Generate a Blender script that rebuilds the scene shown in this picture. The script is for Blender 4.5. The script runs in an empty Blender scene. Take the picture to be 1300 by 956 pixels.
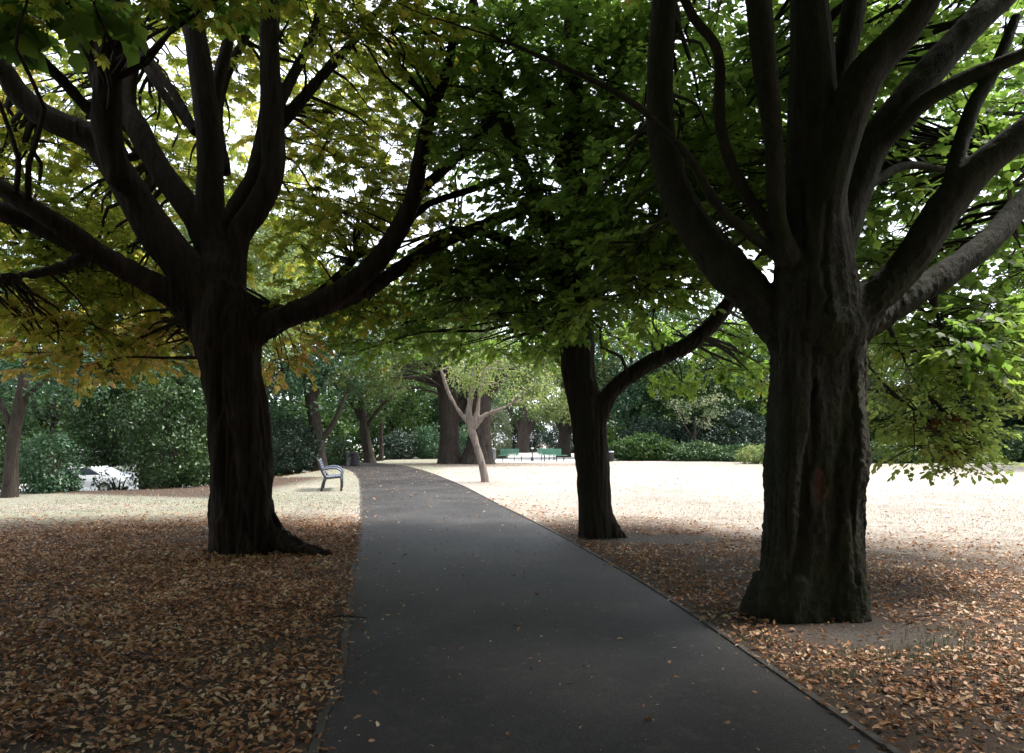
import bpy, bmesh, math, random
import numpy as np
from mathutils import Vector, Matrix, noise as mnoise

rs = np.random.RandomState(7)
random.seed(7)
S = bpy.context.scene
COL = S.collection
R = math.radians
F, CX, HY, CAMZ = 867.0, 650.0, 558.0, 1.6


def at(px, py, Y):
    return Vector(((px - CX) / F * Y, Y, CAMZ - (py - HY) / F * Y))


def gpt(px, py):
    """point of the flat ground seen at a pixel of the photo"""
    return at(px, py, F * CAMZ / (py - HY))


# ------------------------------------------------------------------ terrain
def smooth(a, b, x):
    t = np.clip((x - a) / (b - a), 0, 1)
    return t * t * (3 - 2 * t)


def height(x, y):
    # the park falls away to a lower road beyond the shrubs on the left
    d = smooth(20.5, 31, y) * smooth(-9.5, -16, x)
    return -1.3 * d


# ------------------------------------------------------------------ scene tree helpers
def link(o, parent=None):
    COL.objects.link(o)
    if parent:
        o.parent = parent
    return o


def tag(o, label=None, cat=None, group=None, kind=None):
    if label: o['label'] = label
    if cat: o['category'] = cat
    if group: o['group'] = group
    if kind: o['kind'] = kind
    return o


def empty(name, loc=(0, 0, 0), rz=0.0):
    o = bpy.data.objects.new(name, None)
    o.location = loc
    o.rotation_euler = (0, 0, rz)
    o.empty_display_size = 0.3
    return link(o)


def obj_bm(name, bm, mat, parent=None, smooth_=False):
    me = bpy.data.meshes.new(name)
    bmesh.ops.recalc_face_normals(bm, faces=bm.faces)
    bm.to_mesh(me)
    bm.free()
    if smooth_:
        me.polygons.foreach_set('use_smooth', [True] * len(me.polygons))
    me.materials.append(mat)
    return link(bpy.data.objects.new(name, me), parent)


def rel(o, base):
    """parent a world-built mesh to an Empty standing at base"""
    o.location = -Vector(base)
    return o


def mesh_np(name, V, loops, starts, mat, parent=None, smooth_=False):
    me = bpy.data.meshes.new(name)
    me.vertices.add(len(V))
    me.vertices.foreach_set('co', np.asarray(V, np.float32).ravel())
    me.loops.add(len(loops))
    me.loops.foreach_set('vertex_index', np.asarray(loops, np.int32))
    me.polygons.add(len(starts))
    me.polygons.foreach_set('loop_start', np.asarray(starts, np.int32))
    if smooth_:
        me.polygons.foreach_set('use_smooth', np.ones(len(starts), bool))
    me.update(calc_edges=True)
    me.materials.append(mat)
    return link(bpy.data.objects.new(name, me), parent)


def norm(a):
    return a / np.maximum(np.linalg.norm(a, axis=1, keepdims=True), 1e-9)


def scatter(name, tmpl, P, fwd, up, scale, mat, parent=None, smooth_=False):
    """many copies of a small template as one mesh; scale is (n,) or (n,3)"""
    tv, tf = tmpl
    tv = np.asarray(tv, float)
    n = len(P)
    y = norm(fwd)
    x = norm(np.cross(y, up))
    z = np.cross(x, y)
    if np.ndim(scale) == 1:
        scale = np.repeat(np.asarray(scale)[:, None], 3, 1)
    V = (P[:, None, :] + tv[None, :, 0:1] * (x * scale[:, 0:1])[:, None, :]
         + tv[None, :, 1:2] * (y * scale[:, 1:2])[:, None, :]
         + tv[None, :, 2:3] * (z * scale[:, 2:3])[:, None, :])
    k = len(tv)
    fl = np.concatenate([np.asarray(f) for f in tf])
    sizes = np.array([len(f) for f in tf])
    st = np.concatenate([[0], np.cumsum(sizes)[:-1]])
    loops = (fl[None, :] + (np.arange(n) * k)[:, None]).ravel()
    starts = (st[None, :] + (np.arange(n) * len(fl))[:, None]).ravel()
    return mesh_np(name, V.reshape(-1, 3), loops, starts, mat, parent, smooth_)


# ------------------------------------------------------------------ leaf templates
def palmate(nl=7, droop=0.35):
    V = [(0, 0, 0)]
    Fc = []
    for i in range(nl):
        a = R(-112 + 224 * i / (nl - 1))
        L = 0.62 * (1 - 0.38 * abs(i - (nl - 1) / 2) / ((nl - 1) / 2))
        w = L * 0.2
        dx, dy = math.sin(a), math.cos(a)
        nx, ny = dy, -dx
        m = 0.66
        b = len(V)
        V += [(dx * L * m + nx * w, dy * L * m + ny * w, -droop * L * 0.30 + 0.03),
              (dx * L, dy * L, -droop * L),
              (dx * L * m - nx * w, dy * L * m - ny * w, -droop * L * 0.30 + 0.03)]
        Fc.append((0, b, b + 1, b + 2))
    return V, Fc


PALM = palmate()
LOBED = ([(0, 0, 0), (0.27, -0.05, -0.04), (0.36, 0.22, 0.02), (0.50, 0.45, -0.08), (0.30, 0.60, 0.02), (0, 0.98, -0.14),
          (-0.28, 0.62, 0.02), (-0.50, 0.42, -0.08), (-0.34, 0.20, 0.02), (-0.27, -0.05, -0.04)],
         [(0, 1, 2, 3, 4, 5), (0, 5, 6, 7, 8, 9)])
OVAL = ([(0, 0, 0), (0.24, 0.3, 0.05), (0.2, 0.68, 0.03), (0, 1, -0.1), (-0.2, 0.68, 0.03), (-0.24, 0.3, 0.05)],
        [(0, 1, 2, 3), (0, 3, 4, 5)])
KITE = ([(0, 0, 0), (0.3, 0.5, 0.06), (0, 1, -0.08), (-0.3, 0.5, 0.06)], [(0, 1, 2), (0, 2, 3)])
NEEDLE = ([(0, 0, 0), (0.07, 0.5, 0.03), (0, 1, -0.06), (-0.07, 0.5, 0.03)], [(0, 1, 2, 3)])
CURL = ([(0, 0, 0), (0.22, 0.3, 0.16), (0.17, 0.7, 0.14), (0, 1, 0.05), (-0.16, 0.7, 0.18), (-0.22, 0.3, 0.1), (0, 0.5, 0.0)],
        [(0, 1, 6), (1, 2, 6), (2, 3, 6), (3, 4, 6), (4, 5, 6), (5, 0, 6)])
BLADE = ([(-0.5, 0, 0), (0.5, 0, 0), (0.3, 0.5, 0.06), (0.0, 1, 0.3), (-0.3, 0.5, 0.06)], [(0, 1, 2, 3, 4)])
_t = []
for yy, rr in ((0, 1.0), (0.5, 0.8), (1, 0.35)):
    for k in range(4):
        a = k * math.pi / 2
        _t.append((math.cos(a) * rr, yy, math.sin(a) * rr + (0.0 if yy != 0.5 else 0.0)))
TWIG = (_t, [(k, (k + 1) % 4, (k + 1) % 4 + 4, k + 4) for k in range(4)] + [(k + 4, (k + 1) % 4 + 4, (k + 1) % 4 + 8, k + 8) for k in range(4)])


# ------------------------------------------------------------------ materials
def new_mat(name):
    m = bpy.data.materials.new(name)
    m.use_nodes = True
    nt = m.node_tree
    for n in list(nt.nodes):
        nt.nodes.remove(n)
    return m, nt, nt.nodes, nt.links


def N(nodes, typ, **kw):
    n = nodes.new(typ)
    for k, v in kw.items():
        if k.startswith('i_'):
            n.inputs[k[2:].replace('_', ' ')].default_value = v
        else:
            setattr(n, k, v)
    return n


def ramp(nodes, stops, interp='LINEAR'):
    r = nodes.new('ShaderNodeValToRGB')
    cr = r.color_ramp
    cr.interpolation = interp
    while len(cr.elements) < len(stops):
        cr.elements.new(0.5)
    for e, (p, c) in zip(cr.elements, stops):
        e.position = p
        e.color = (*c, 1)
    return r


def leaf_mat(name, stops, transl=0.45, tint=(1.5, 1.55, 0.9), rough=0.5, clump=1.2, clump_amt=0.5):
    """thin leaf: diffuse front, light coming through the blade, faint sheen; colour varies leaf by leaf and bough by bough"""
    m, nt, nd, lk = new_mat(name)
    geo = N(nd, 'ShaderNodeNewGeometry')
    no = N(nd, 'ShaderNodeTexNoise', i_Scale=clump, i_Detail=2.0)
    lk.new(geo.outputs['Position'], no.inputs['Vector'])
    mr = N(nd, 'ShaderNodeMapRange')
    mr.inputs[1].default_value = 0.3
    mr.inputs[2].default_value = 0.7
    lk.new(no.outputs['Fac'], mr.inputs[0])
    mx = N(nd, 'ShaderNodeMix')
    mx.inputs[0].default_value = clump_amt
    lk.new(geo.outputs['Random Per Island'], mx.inputs[2])
    lk.new(mr.outputs[0], mx.inputs[3])
    cr = ramp(nd, stops)
    lk.new(mx.outputs[0], cr.inputs[0])
    pr = N(nd, 'ShaderNodeBsdfPrincipled')
    pr.inputs['Roughness'].default_value = rough
    pr.inputs['Specular IOR Level'].default_value = 0.35
    lk.new(cr.outputs[0], pr.inputs['Base Color'])
    tr = N(nd, 'ShaderNodeBsdfTranslucent')
    tm = N(nd, 'ShaderNodeMix', data_type='RGBA', blend_type='MULTIPLY')
    tm.inputs[0].default_value = 1
    lk.new(cr.outputs[0], tm.inputs[6])
    tm.inputs[7].default_value = (*tint, 1)
    lk.new(tm.outputs[2], tr.inputs['Color'])
    ms = N(nd, 'ShaderNodeMixShader')
    ms.inputs[0].default_value = transl
    lk.new(pr.outputs[0], ms.inputs[1])
    lk.new(tr.outputs[0], ms.inputs[2])
    out = N(nd, 'ShaderNodeOutputMaterial')
    lk.new(ms.outputs[0], out.inputs[0])
    return m


def bark_mat(name, dark, light, algae=None, furrow=14.0, vert=0.12, bump=0.6):
    m, nt, nd, lk = new_mat(name)
    geo = N(nd, 'ShaderNodeNewGeometry')
    mp = N(nd, 'ShaderNodeMapping')
    mp.inputs['Scale'].default_value = (1, 1, vert)
    lk.new(geo.outputs['Position'], mp.inputs['Vector'])
    n1 = N(nd, 'ShaderNodeTexNoise', i_Scale=furrow, i_Detail=6.0, i_Roughness=0.65, i_Distortion=0.6)
    lk.new(mp.outputs[0], n1.inputs['Vector'])
    n2 = N(nd, 'ShaderNodeTexNoise', i_Scale=2.2, i_Detail=4.0)
    lk.new(geo.outputs['Position'], n2.inputs['Vector'])
    n3 = N(nd, 'ShaderNodeTexNoise', i_Scale=60.0, i_Detail=3.0)
    lk.new(geo.outputs['Position'], n3.inputs['Vector'])
    cr = ramp(nd, [(0.3, dark), (0.7, light)])
    lk.new(n1.outputs['Fac'], cr.inputs[0])
    col = cr.outputs[0]
    if algae:
        ar = ramp(nd, [(0.42, (0, 0, 0)), (0.62, (1, 1, 1))])
        lk.new(n2.outputs['Fac'], ar.inputs[0])
        mm = N(nd, 'ShaderNodeMix', data_type='RGBA')
        mu = N(nd, 'ShaderNodeMath', operation='MULTIPLY')
        mu.inputs[1].default_value = 0.7
        lk.new(ar.outputs[0], mu.inputs[0])
        lk.new(mu.outputs[0], mm.inputs[0])
        lk.new(col, mm.inputs[6])
        mm.inputs[7].default_value = (*algae, 1)
        col = mm.outputs[2]
    # pale lichen flecks
    lr = ramp(nd, [(0.66, (0, 0, 0)), (0.74, (1, 1, 1))])
    lk.new(n3.outputs['Fac'], lr.inputs[0])
    ml = N(nd, 'ShaderNodeMix', data_type='RGBA')
    mq = N(nd, 'ShaderNodeMath', operation='MULTIPLY')
    mq.inputs[1].default_value = 0.35
    lk.new(lr.outputs[0], mq.inputs[0])
    lk.new(mq.outputs[0], ml.inputs[0])
    lk.new(col, ml.inputs[6])
    ml.inputs[7].default_value = (light[0] * 1.6, light[1] * 1.7, light[2] * 1.6, 1)
    # cracked plates between the furrows
    mp2 = N(nd, 'ShaderNodeMapping')
    mp2.inputs['Scale'].default_value = (1, 1, vert * 1.3)
    lk.new(geo.outputs['Position'], mp2.inputs['Vector'])
    dn = N(nd, 'ShaderNodeMix', data_type='RGBA')
    dn.inputs[0].default_value = .16
    lk.new(mp2.outputs[0], dn.inputs[6])
    lk.new(n1.outputs['Color'], dn.inputs[7])
    vo = N(nd, 'ShaderNodeTexVoronoi', feature='DISTANCE_TO_EDGE', i_Scale=furrow * 1.9)
    lk.new(dn.outputs[2], vo.inputs['Vector'])
    vr = ramp(nd, [(.0, (0, 0, 0)), (.16, (1, 1, 1))])
    lk.new(vo.outputs['Distance'], vr.inputs[0])
    ve = N(nd, 'ShaderNodeMix', data_type='RGBA', blend_type='MULTIPLY')
    ve.inputs[0].default_value = .28
    lk.new(ml.outputs[2], ve.inputs[6])
    lk.new(vr.outputs[0], ve.inputs[7])
    ml = ve
    ad0 = N(nd, 'ShaderNodeMath', operation='MULTIPLY_ADD')
    ad0.inputs[1].default_value = 0.45
    lk.new(n3.outputs['Fac'], ad0.inputs[0])
    lk.new(n1.outputs['Fac'], ad0.inputs[2])
    ad = N(nd, 'ShaderNodeMath', operation='MULTIPLY_ADD')
    ad.inputs[1].default_value = 0.22
    lk.new(vr.outputs[0], ad.inputs[0])
    lk.new(ad0.outputs[0], ad.inputs[2])
    bp = N(nd, 'ShaderNodeBump', i_Strength=bump, i_Distance=0.04)
    lk.new(ad.outputs[0], bp.inputs['Height'])
    pr = N(nd, 'ShaderNodeBsdfPrincipled', i_Roughness=0.9)
    pr.inputs['Specular IOR Level'].default_value = 0.2
    lk.new(ml.outputs[2], pr.inputs['Base Color'])
    lk.new(bp.outputs[0], pr.inputs['Normal'])
    out = N(nd, 'ShaderNodeOutputMaterial')
    lk.new(pr.outputs[0], out.inputs[0])
    return m


def paint(name, c, rough=0.5, metal=0.0, var=0.15, scale=8.0):
    m, nt, nd, lk = new_mat(name)
    geo = N(nd, 'ShaderNodeNewGeometry')
    no = N(nd, 'ShaderNodeTexNoise', i_Scale=scale, i_Detail=5.0)
    lk.new(geo.outputs['Position'], no.inputs['Vector'])
    cr = ramp(nd, [(0.3, tuple(v * (1 - var) for v in c)), (0.7, tuple(min(1, v * (1 + var)) for v in c))])
    lk.new(no.outputs['Fac'], cr.inputs[0])
    pr = N(nd, 'ShaderNodeBsdfPrincipled', i_Roughness=rough, i_Metallic=metal)
    lk.new(cr.outputs[0], pr.inputs['Base Color'])
    out = N(nd, 'ShaderNodeOutputMaterial')
    lk.new(pr.outputs[0], out.inputs[0])
    return m


M = {}
M['leaf_chestnut'] = leaf_mat('chestnut_leaf', [(0.0, (0.06, 0.11, 0.018)), (0.35, (0.13, 0.175, 0.028)), (0.62, (0.23, 0.25, 0.05)),
                                              (0.85, (0.33, 0.29, 0.07)), (1.0, (0.36, 0.23, 0.08))], 0.62, (2.5, 2.35, 1.7), clump=0.8, clump_amt=0.5)
M['leaf_autumn'] = leaf_mat('autumn_leaf', [(0.0, (0.12, 0.15, 0.03)), (0.4, (0.32, 0.31, 0.06)), (0.65, (0.5, 0.38, 0.10)),
                                          (1.0, (0.55, 0.3, 0.16))], 0.55, (1.6, 1.6, 1.4), clump=1.6, clump_amt=.4)
M['leaf_right'] = leaf_mat('dark_leaf', [(0.0, (0.05, 0.10, 0.024)), (0.5, (0.10, 0.165, 0.035)), (0.9, (0.16, 0.22, 0.045)),
                                       (1.0, (0.17, 0.15, 0.03))], 0.6, (2.3, 2.3, 1.8), clump=0.9)
M['leaf_mid'] = leaf_mat('avenue_leaf', [(0.0, (0.052, 0.10, 0.024)), (0.55, (0.105, 0.17, 0.035)), (0.93, (0.16, 0.22, 0.04)),
                                       (1.0, (0.2, 0.12, 0.03))], 0.6, (2.3, 2.3, 1.8), clump=0.9)
M['leaf_lime'] = leaf_mat('lime_green_leaf', [(0.0, (0.045, 0.08, 0.025)), (0.6, (0.10, 0.14, 0.045)), (1.0, (0.19, 0.21, 0.08))], 0.45, (1.6, 1.5, 1.1), clump=0.6)
M['leaf_field_lit'] = leaf_mat('field_lit_leaf', [(0.0, (0.11, 0.17, 0.045)), (0.6, (0.2, 0.27, 0.08)), (1.0, (0.34, 0.36, 0.14))], 0.6, (2.0, 2.0, 1.5), clump=1.5, clump_amt=.4)  # low leaves of the right tree, painted brighter for light from the field
M['leaf_yellow'] = leaf_mat('yellowing_leaf', [(0.0, (0.09, 0.135, 0.045)), (0.6, (0.16, 0.205, 0.08)), (1.0, (0.27, 0.28, 0.13))], 0.45, (1.5, 1.5, 0.9), clump=0.8)
M['leaf_blue'] = leaf_mat('blue_green_leaf', [(0.0, (0.018, 0.046, 0.026)), (0.55, (0.04, 0.09, 0.045)), (1.0, (0.095, 0.165, 0.09))], 0.3, (1.3, 1.5, 1.0), rough=0.42, clump=0.5)
M['leaf_green'] = leaf_mat('plain_green_leaf', [(0.0, (0.022, 0.052, 0.014)), (0.6, (0.048, 0.095, 0.024)), (1.0, (0.105, 0.16, 0.042))], 0.35, (1.5, 1.6, 0.9), clump=0.5)
M['leaf_shrub'] = leaf_mat('evergreen_leaf', [(0.0, (0.022, 0.05, 0.018)), (0.6, (0.05, 0.095, 0.034)), (1.0, (0.12, 0.175, 0.07))], 0.2, (1.3, 1.4, 0.9), rough=0.35, clump=0.7)
M['leaf_dark'] = leaf_mat('yew_leaf', [(0.0, (0.012, 0.028, 0.018)), (0.7, (0.025, 0.05, 0.03)), (1.0, (0.05, 0.08, 0.045))], 0.12, (1.2, 1.3, 0.9), clump=0.6)
M['leaf_pale'] = leaf_mat('pale_leaf', [(0.0, (0.07, 0.11, 0.055)), (0.5, (0.17, 0.21, 0.12)), (1.0, (0.34, 0.34, 0.24))], 0.4, (1.2, 1.2, 0.9), clump=1.2)
M['leaf_dead'] = leaf_mat('dead_leaf', [(0.0, (0.09, 0.035, 0.02)), (1.0, (0.2, 0.08, 0.04))], 0.3, (1.3, 1.1, 0.8))
M['bark_left'] = bark_mat('ridged_brown_bark', (0.009, 0.007, 0.005), (0.046, 0.031, 0.023), furrow=13, vert=0.10, bump=0.9)
M['bark_right'] = bark_mat('grey_green_bark', (0.010, 0.009, 0.007), (0.042, 0.037, 0.028), algae=(0.026, 0.031, 0.016), furrow=10, vert=0.30, bump=0.5)
M['bark_mid'] = bark_mat('dark_bark', (0.014, 0.011, 0.009), (0.052, 0.041, 0.032), algae=(0.026, 0.03, 0.016), furrow=18, vert=0.14, bump=0.7)
M['bark_pale'] = bark_mat('pale_pink_bark', (0.13, 0.105, 0.095), (0.36, 0.30, 0.265), furrow=22, vert=0.12, bump=0.6)
M['bark_far'] = bark_mat('brown_grey_bark', (0.020, 0.017, 0.014), (0.072, 0.058, 0.047), furrow=12, vert=0.2, bump=0.6)
M['wound'] = bark_mat('bare_wood', (0.03, 0.014, 0.010), (0.13, 0.07, 0.05), furrow=14, vert=0.15, bump=0.5)


# ------------------------------------------------------------------ tubes
def catmull(pts, rad, sub):
    P = [Vector(p) for p in pts]
    if len(P) < 3:
        sub = max(sub, 1)
    out, ro = [], []
    n = len(P)
    for i in range(n - 1):
        p0 = P[i - 1] if i > 0 else P[0] * 2 - P[1]
        p1, p2 = P[i], P[i + 1]
        p3 = P[i + 2] if i + 2 < n else P[-1] * 2 - P[-2]
        for s in range(sub):
            t = s / sub
            out.append(0.5 * ((2 * p1) + (p2 - p0) * t + (2 * p0 - 5 * p1 + 4 * p2 - p3) * t * t + (-p0 + 3 * p1 - 3 * p2 + p3) * t ** 3))
            ro.append(rad[i] * (1 - t) + rad[i + 1] * t)
    out.append(P[-1])
    ro.append(rad[-1])
    return out, ro


def add_tube(bm, pts, rad, n=12, sub=3, wob=0.0):
    P, Rr = catmull(pts, rad, sub)
    rings = []
    ref = Vector((0.13, 0.99, 0.07))
    for i, p in enumerate(P):
        d = (P[min(i + 1, len(P) - 1)] - P[max(i - 1, 0)])
        if d.length < 1e-6:
            d = Vector((0, 0, 1))
        d.normalize()
        x = d.cross(ref)
        if x.length < 0.1:
            x = d.cross(Vector((1, 0, 0)))
        x.normalize()
        y = d.cross(x)
        ref = y.cross(d) if False else ref
        ring = []
        for k in range(n):
            a = 2 * math.pi * k / n
            v = (x * math.cos(a) + y * math.sin(a))
            r = Rr[i]
            if wob:
                r *= 1 + wob * mnoise.noise(p * 1.3 + v * 1.1)
            ring.append(bm.verts.new(p + v * r))
        rings.append(ring)
    for a, b in zip(rings, rings[1:]):
        for k in range(n):
            bm.faces.new((a[k], a[(k + 1) % n], b[(k + 1) % n], b[k]))
    bm.faces.new(rings[0][::-1])
    bm.faces.new(rings[-1])
    return P, Rr


def remeshed(name, bm, voxel, mat, parent, base, disp=None, smooth_it=3):
    me = bpy.data.meshes.new('raw')
    bmesh.ops.recalc_face_normals(bm, faces=bm.faces)
    bm.to_mesh(me)
    bm.free()
    tmp = bpy.data.objects.new('raw', me)
    COL.objects.link(tmp)
    md = tmp.modifiers.new('r', 'REMESH')
    md.mode = 'VOXEL'
    md.voxel_size = voxel
    if smooth_it:
        sm = tmp.modifiers.new('s', 'SMOOTH')
        sm.iterations = smooth_it
        sm.factor = 0.5
    dg = bpy.context.evaluated_depsgraph_get()
    dg.update()
    res = bpy.data.meshes.new_from_object(tmp.evaluated_get(dg))
    bpy.data.objects.remove(tmp)
    bpy.data.meshes.remove(me)
    if disp:
        n = len(res.vertices)
        co = np.empty(n * 3, np.float32)
        no = np.empty(n * 3, np.float32)
        res.vertices.foreach_get('co', co)
        res.vertices.foreach_get('normal', no)
        co = co.reshape(-1, 3)
        no = no.reshape(-1, 3)
        d = np.array([disp(Vector(c)) for c in co.tolist()], np.float32)
        co = co + no * d[:, None]
        res.vertices.foreach_set('co', co.ravel())
    res.polygons.foreach_set('use_smooth', [True] * len(res.polygons))
    res.name = name
    res.materials.clear()
    res.materials.append(mat)
    res.update()
    o = bpy.data.objects.new(name, res)
    link(o, parent)
    return rel(o, base)


# ------------------------------------------------------------------ foliage
def rdir(n, zs=1.0):
    v = rs.normal(size=(n, 3))
    v[:, 2] *= zs
    return norm(v)


def make_sprays(C, Rad, nspray, nleaf, tree_c, flat=0.55, spray_len=0.42):
    """C (k,3) clump centres. returns leaf arrays P,F,U and twig arrays"""
    P, Fd, U = [], [], []
    T0, Td, Tl = [], [], []
    for c, r in zip(C, Rad):
        ns = max(3, int(nspray * (r / 0.6) ** 2))
        off = rdir(ns, flat) * (r * rs.uniform(0.25, 1.0, (ns, 1)) ** 0.6)
        off[:, 2] *= flat
        S0 = c + off * 0.35
        out = norm(off + 0.25 * norm((c - tree_c)[None, :]) + rs.normal(size=(ns, 3)) * 0.15)
        out[:, 2] = out[:, 2] * 0.6 - 0.10
        out = norm(out)
        S1 = c + off
        L = spray_len * rs.uniform(0.7, 1.25, ns)
        T0 += [c[None, :].repeat(ns, 0)]
        d = (S1 + out * L[:, None]) - c
        Td += [d]
        Tl += [np.linalg.norm(d, axis=1)]
        side = norm(np.cross(out, np.array([0, 0, 1.0])[None, :]) + 1e-6)
        for j in range(nleaf):
            t = (j + 0.6) / nleaf
            sg = 1 if j % 2 else -1
            base = S1 + out * (L * t)[:, None]
            ang = R(60) * (1 - t * 0.75)
            f = out * math.cos(ang) + side * (sg * math.sin(ang)) + rs.normal(size=(ns, 3)) * 0.25
            f[:, 2] -= 0.25
            u = np.tile([0, 0, 1.0], (ns, 1)) + rs.normal(size=(ns, 3)) * 0.38
            P.append(base + norm(f) * 0.03)
            Fd.append(f)
            U.append(u)
    return (np.concatenate(P), np.concatenate(Fd), np.concatenate(U),
            np.concatenate(T0), np.concatenate(Td), np.concatenate(Tl))


def branch_to(bm, limb_pts, c, jit=0.13):
    """a curved bough from the nearest limb out to a clump centre"""
    c = Vector(c)
    best, bi = 1e9, None
    for p, r in limb_pts:
        q = (p - c).length + max(0, p.z - c.z) * 0.5
        if q < best:
            best, bi = q, (p, r)
    p, r = bi
    L = (c - p).length
    r0 = min(r * 0.55, 0.010 + 0.010 * L)
    k = 4 if L > 1.2 else 2
    pts = []
    for i in range(k + 1):
        t = i / k
        q = p.lerp(c, t)
        s = math.sin(math.pi * t) * L
        q = q + Vector((random.uniform(-.5, .5), random.uniform(-.5, .5), random.uniform(0.1, 0.5))) * s * jit
        pts.append(q)
    pts[0], pts[-1] = p, c
    add_tube(bm, pts, [max(0.006, r0 * (1 - 0.75 * i / k)) for i in range(k + 1)], n=5, sub=2)


def crown(parent, base, limb_pts, C, Rad, tree_c, leafmat, tmpl, lsize, nspray=13, nleaf=8, flat=0.55, spray_len=0.42,
          bark=None, extra=None, twig_r=0.006, name='crown', link_max=None):
    P, Fd, U, T0, Td, Tl = make_sprays(C, Rad, nspray, nleaf, np.array(tree_c), flat, spray_len)
    sz = lsize * rs.uniform(0.6, 1.2, len(P))
    o = scatter(name, tmpl, P, Fd, U, sz, leafmat, parent)
    rel(o, base)
    if bark:
        sc = np.stack([np.full(len(Tl), twig_r), Tl, np.full(len(Tl), twig_r)], 1)
        t = scatter('twigs', TWIG, T0, Td, np.tile([0.1, 0.2, 1.0], (len(Tl), 1)), sc, bark, parent)
        rel(t, base)
        t['kind'] = 'stuff'
        bm = bmesh.new()
        for c in C:
            branch_to(bm, limb_pts, c)
        b = obj_bm('boughs', bm, bark, parent, True)
        rel(b, base)
        b['kind'] = 'stuff'
    return o


def px_clumps(boxes):
    """clumps inside view-frustum-shaped pieces of the real crown; gives world points and radii"""
    C, Rr = [], []
    for (x0, x1, y0, y1, Y0, Y1, n, r0, r1) in boxes:
        for _ in range(int(n * 1.75)):
            Y = rs.uniform(Y0, Y1)
            C.append(at(rs.uniform(x0, x1), rs.uniform(y0, y1), Y))
            Rr.append(rs.uniform(r0, r1))
    return C, Rr


def crown_clumps(c, rad, n, treeY, zmin, r=(0.55, 0.85), hollow=0.45, skip=None):
    """clumps in a big crown; the underside rises towards the path where people walk"""
    C, Rr = [], []
    c = np.array(c)
    while len(C) < n:
        d = rdir(1)[0] * rs.uniform(hollow, 1.0) ** 0.5
        p = c + d * np.array(rad)
        x, y, z = p
        if z < zmin or (skip and skip(x, y, z)):  # skip cuts gaps that let light onto the leaves in view
            continue
        if (x > 4.6 and y > 5.5 and z < 8) or (x < -6.3 and y > 7.5):
            continue        # crown cut open at the sides so light reaches the low leaves
        if y < treeY + 0.3 and -2.5 < y and z < 2.1 + 0.68 * max(y, 1.6) + 1.15:
            continue
        if y >= treeY + 0.3 and z < 1.6 + 0.66 * y and y < 17:
            continue        # the part in view is laid out bough by bough below
        C.append(Vector(p))
        Rr.append(rs.uniform(*r))
    return C, Rr


# ================================================================== the three big trees
def build_tree(name, label, base, trunk, limbs, bark, voxel, disp, leaf_sets, tree_c, extra_tubes=(), slim=0.93):
    root = empty(name, base)
    tag(root, label, 'tree')
    bm = bmesh.new()
    lp = []
    P, Rr = add_tube(bm, [t[0] for t in trunk], [t[1] * slim for t in trunk], n=20, sub=3, wob=0.10)
    lp += list(zip(P, Rr))[len(P) // 2:]
    for pts in limbs:
        P, Rr = add_tube(bm, [p[0] for p in pts], [p[1] * slim * .95 for p in pts], n=12, sub=4, wob=0.10)
        lp += list(zip(P, Rr))[10:]
    for pts in extra_tubes:
        pts = [(pts[0][0] + (pts[0][0] - pts[1][0]) * .8, pts[0][1] * .15)] + list(pts)
        add_tube(bm, [p[0] for p in pts], [p[1] for p in pts], n=10, sub=4, wob=0.2)
    remeshed('trunk', bm, voxel, bark, root, base, disp)
    for kw in leaf_sets:
        crown(root, base, lp, tree_c=tree_c, **kw)
    return root, lp


def L(Y0, Y1, *pts):
    """limb given along its length: (px,py,half width px), depth running from Y0 to Y1"""
    n = len(pts)
    out = []
    for i, (x, y, w) in enumerate(pts):
        Y = Y0 + (Y1 - Y0) * i / (n - 1)
        out.append((at(x, y, Y), w / F * Y))
    d = (out[0][0] - out[1][0]).normalized()
    r = out[0][1]
    out = [(out[0][0] + d * r * 1.0, r * .2), (out[0][0] + d * r * .5, r * .7)] + out
    return out


# ---- left chestnut
YL = 9.85
baseL = Vector(((308 - CX) / F * YL, YL, 0))


def trk(Y, rows, z0=-0.3):
    out = []
    for (py, a, b) in rows:
        p = at((a + b) / 2, py, Y)
        out.append((p, (b - a) / 2 / F * Y))
    p, r = out[0]
    out.insert(0, (Vector((p.x, p.y, z0)), r * 1.12))
    p, r = out[-1]
    out += [(p + Vector((0, 0, r * .9)), r * .75), (p + Vector((0, 0, r * 1.6)), r * .25)]
    return out


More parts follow.
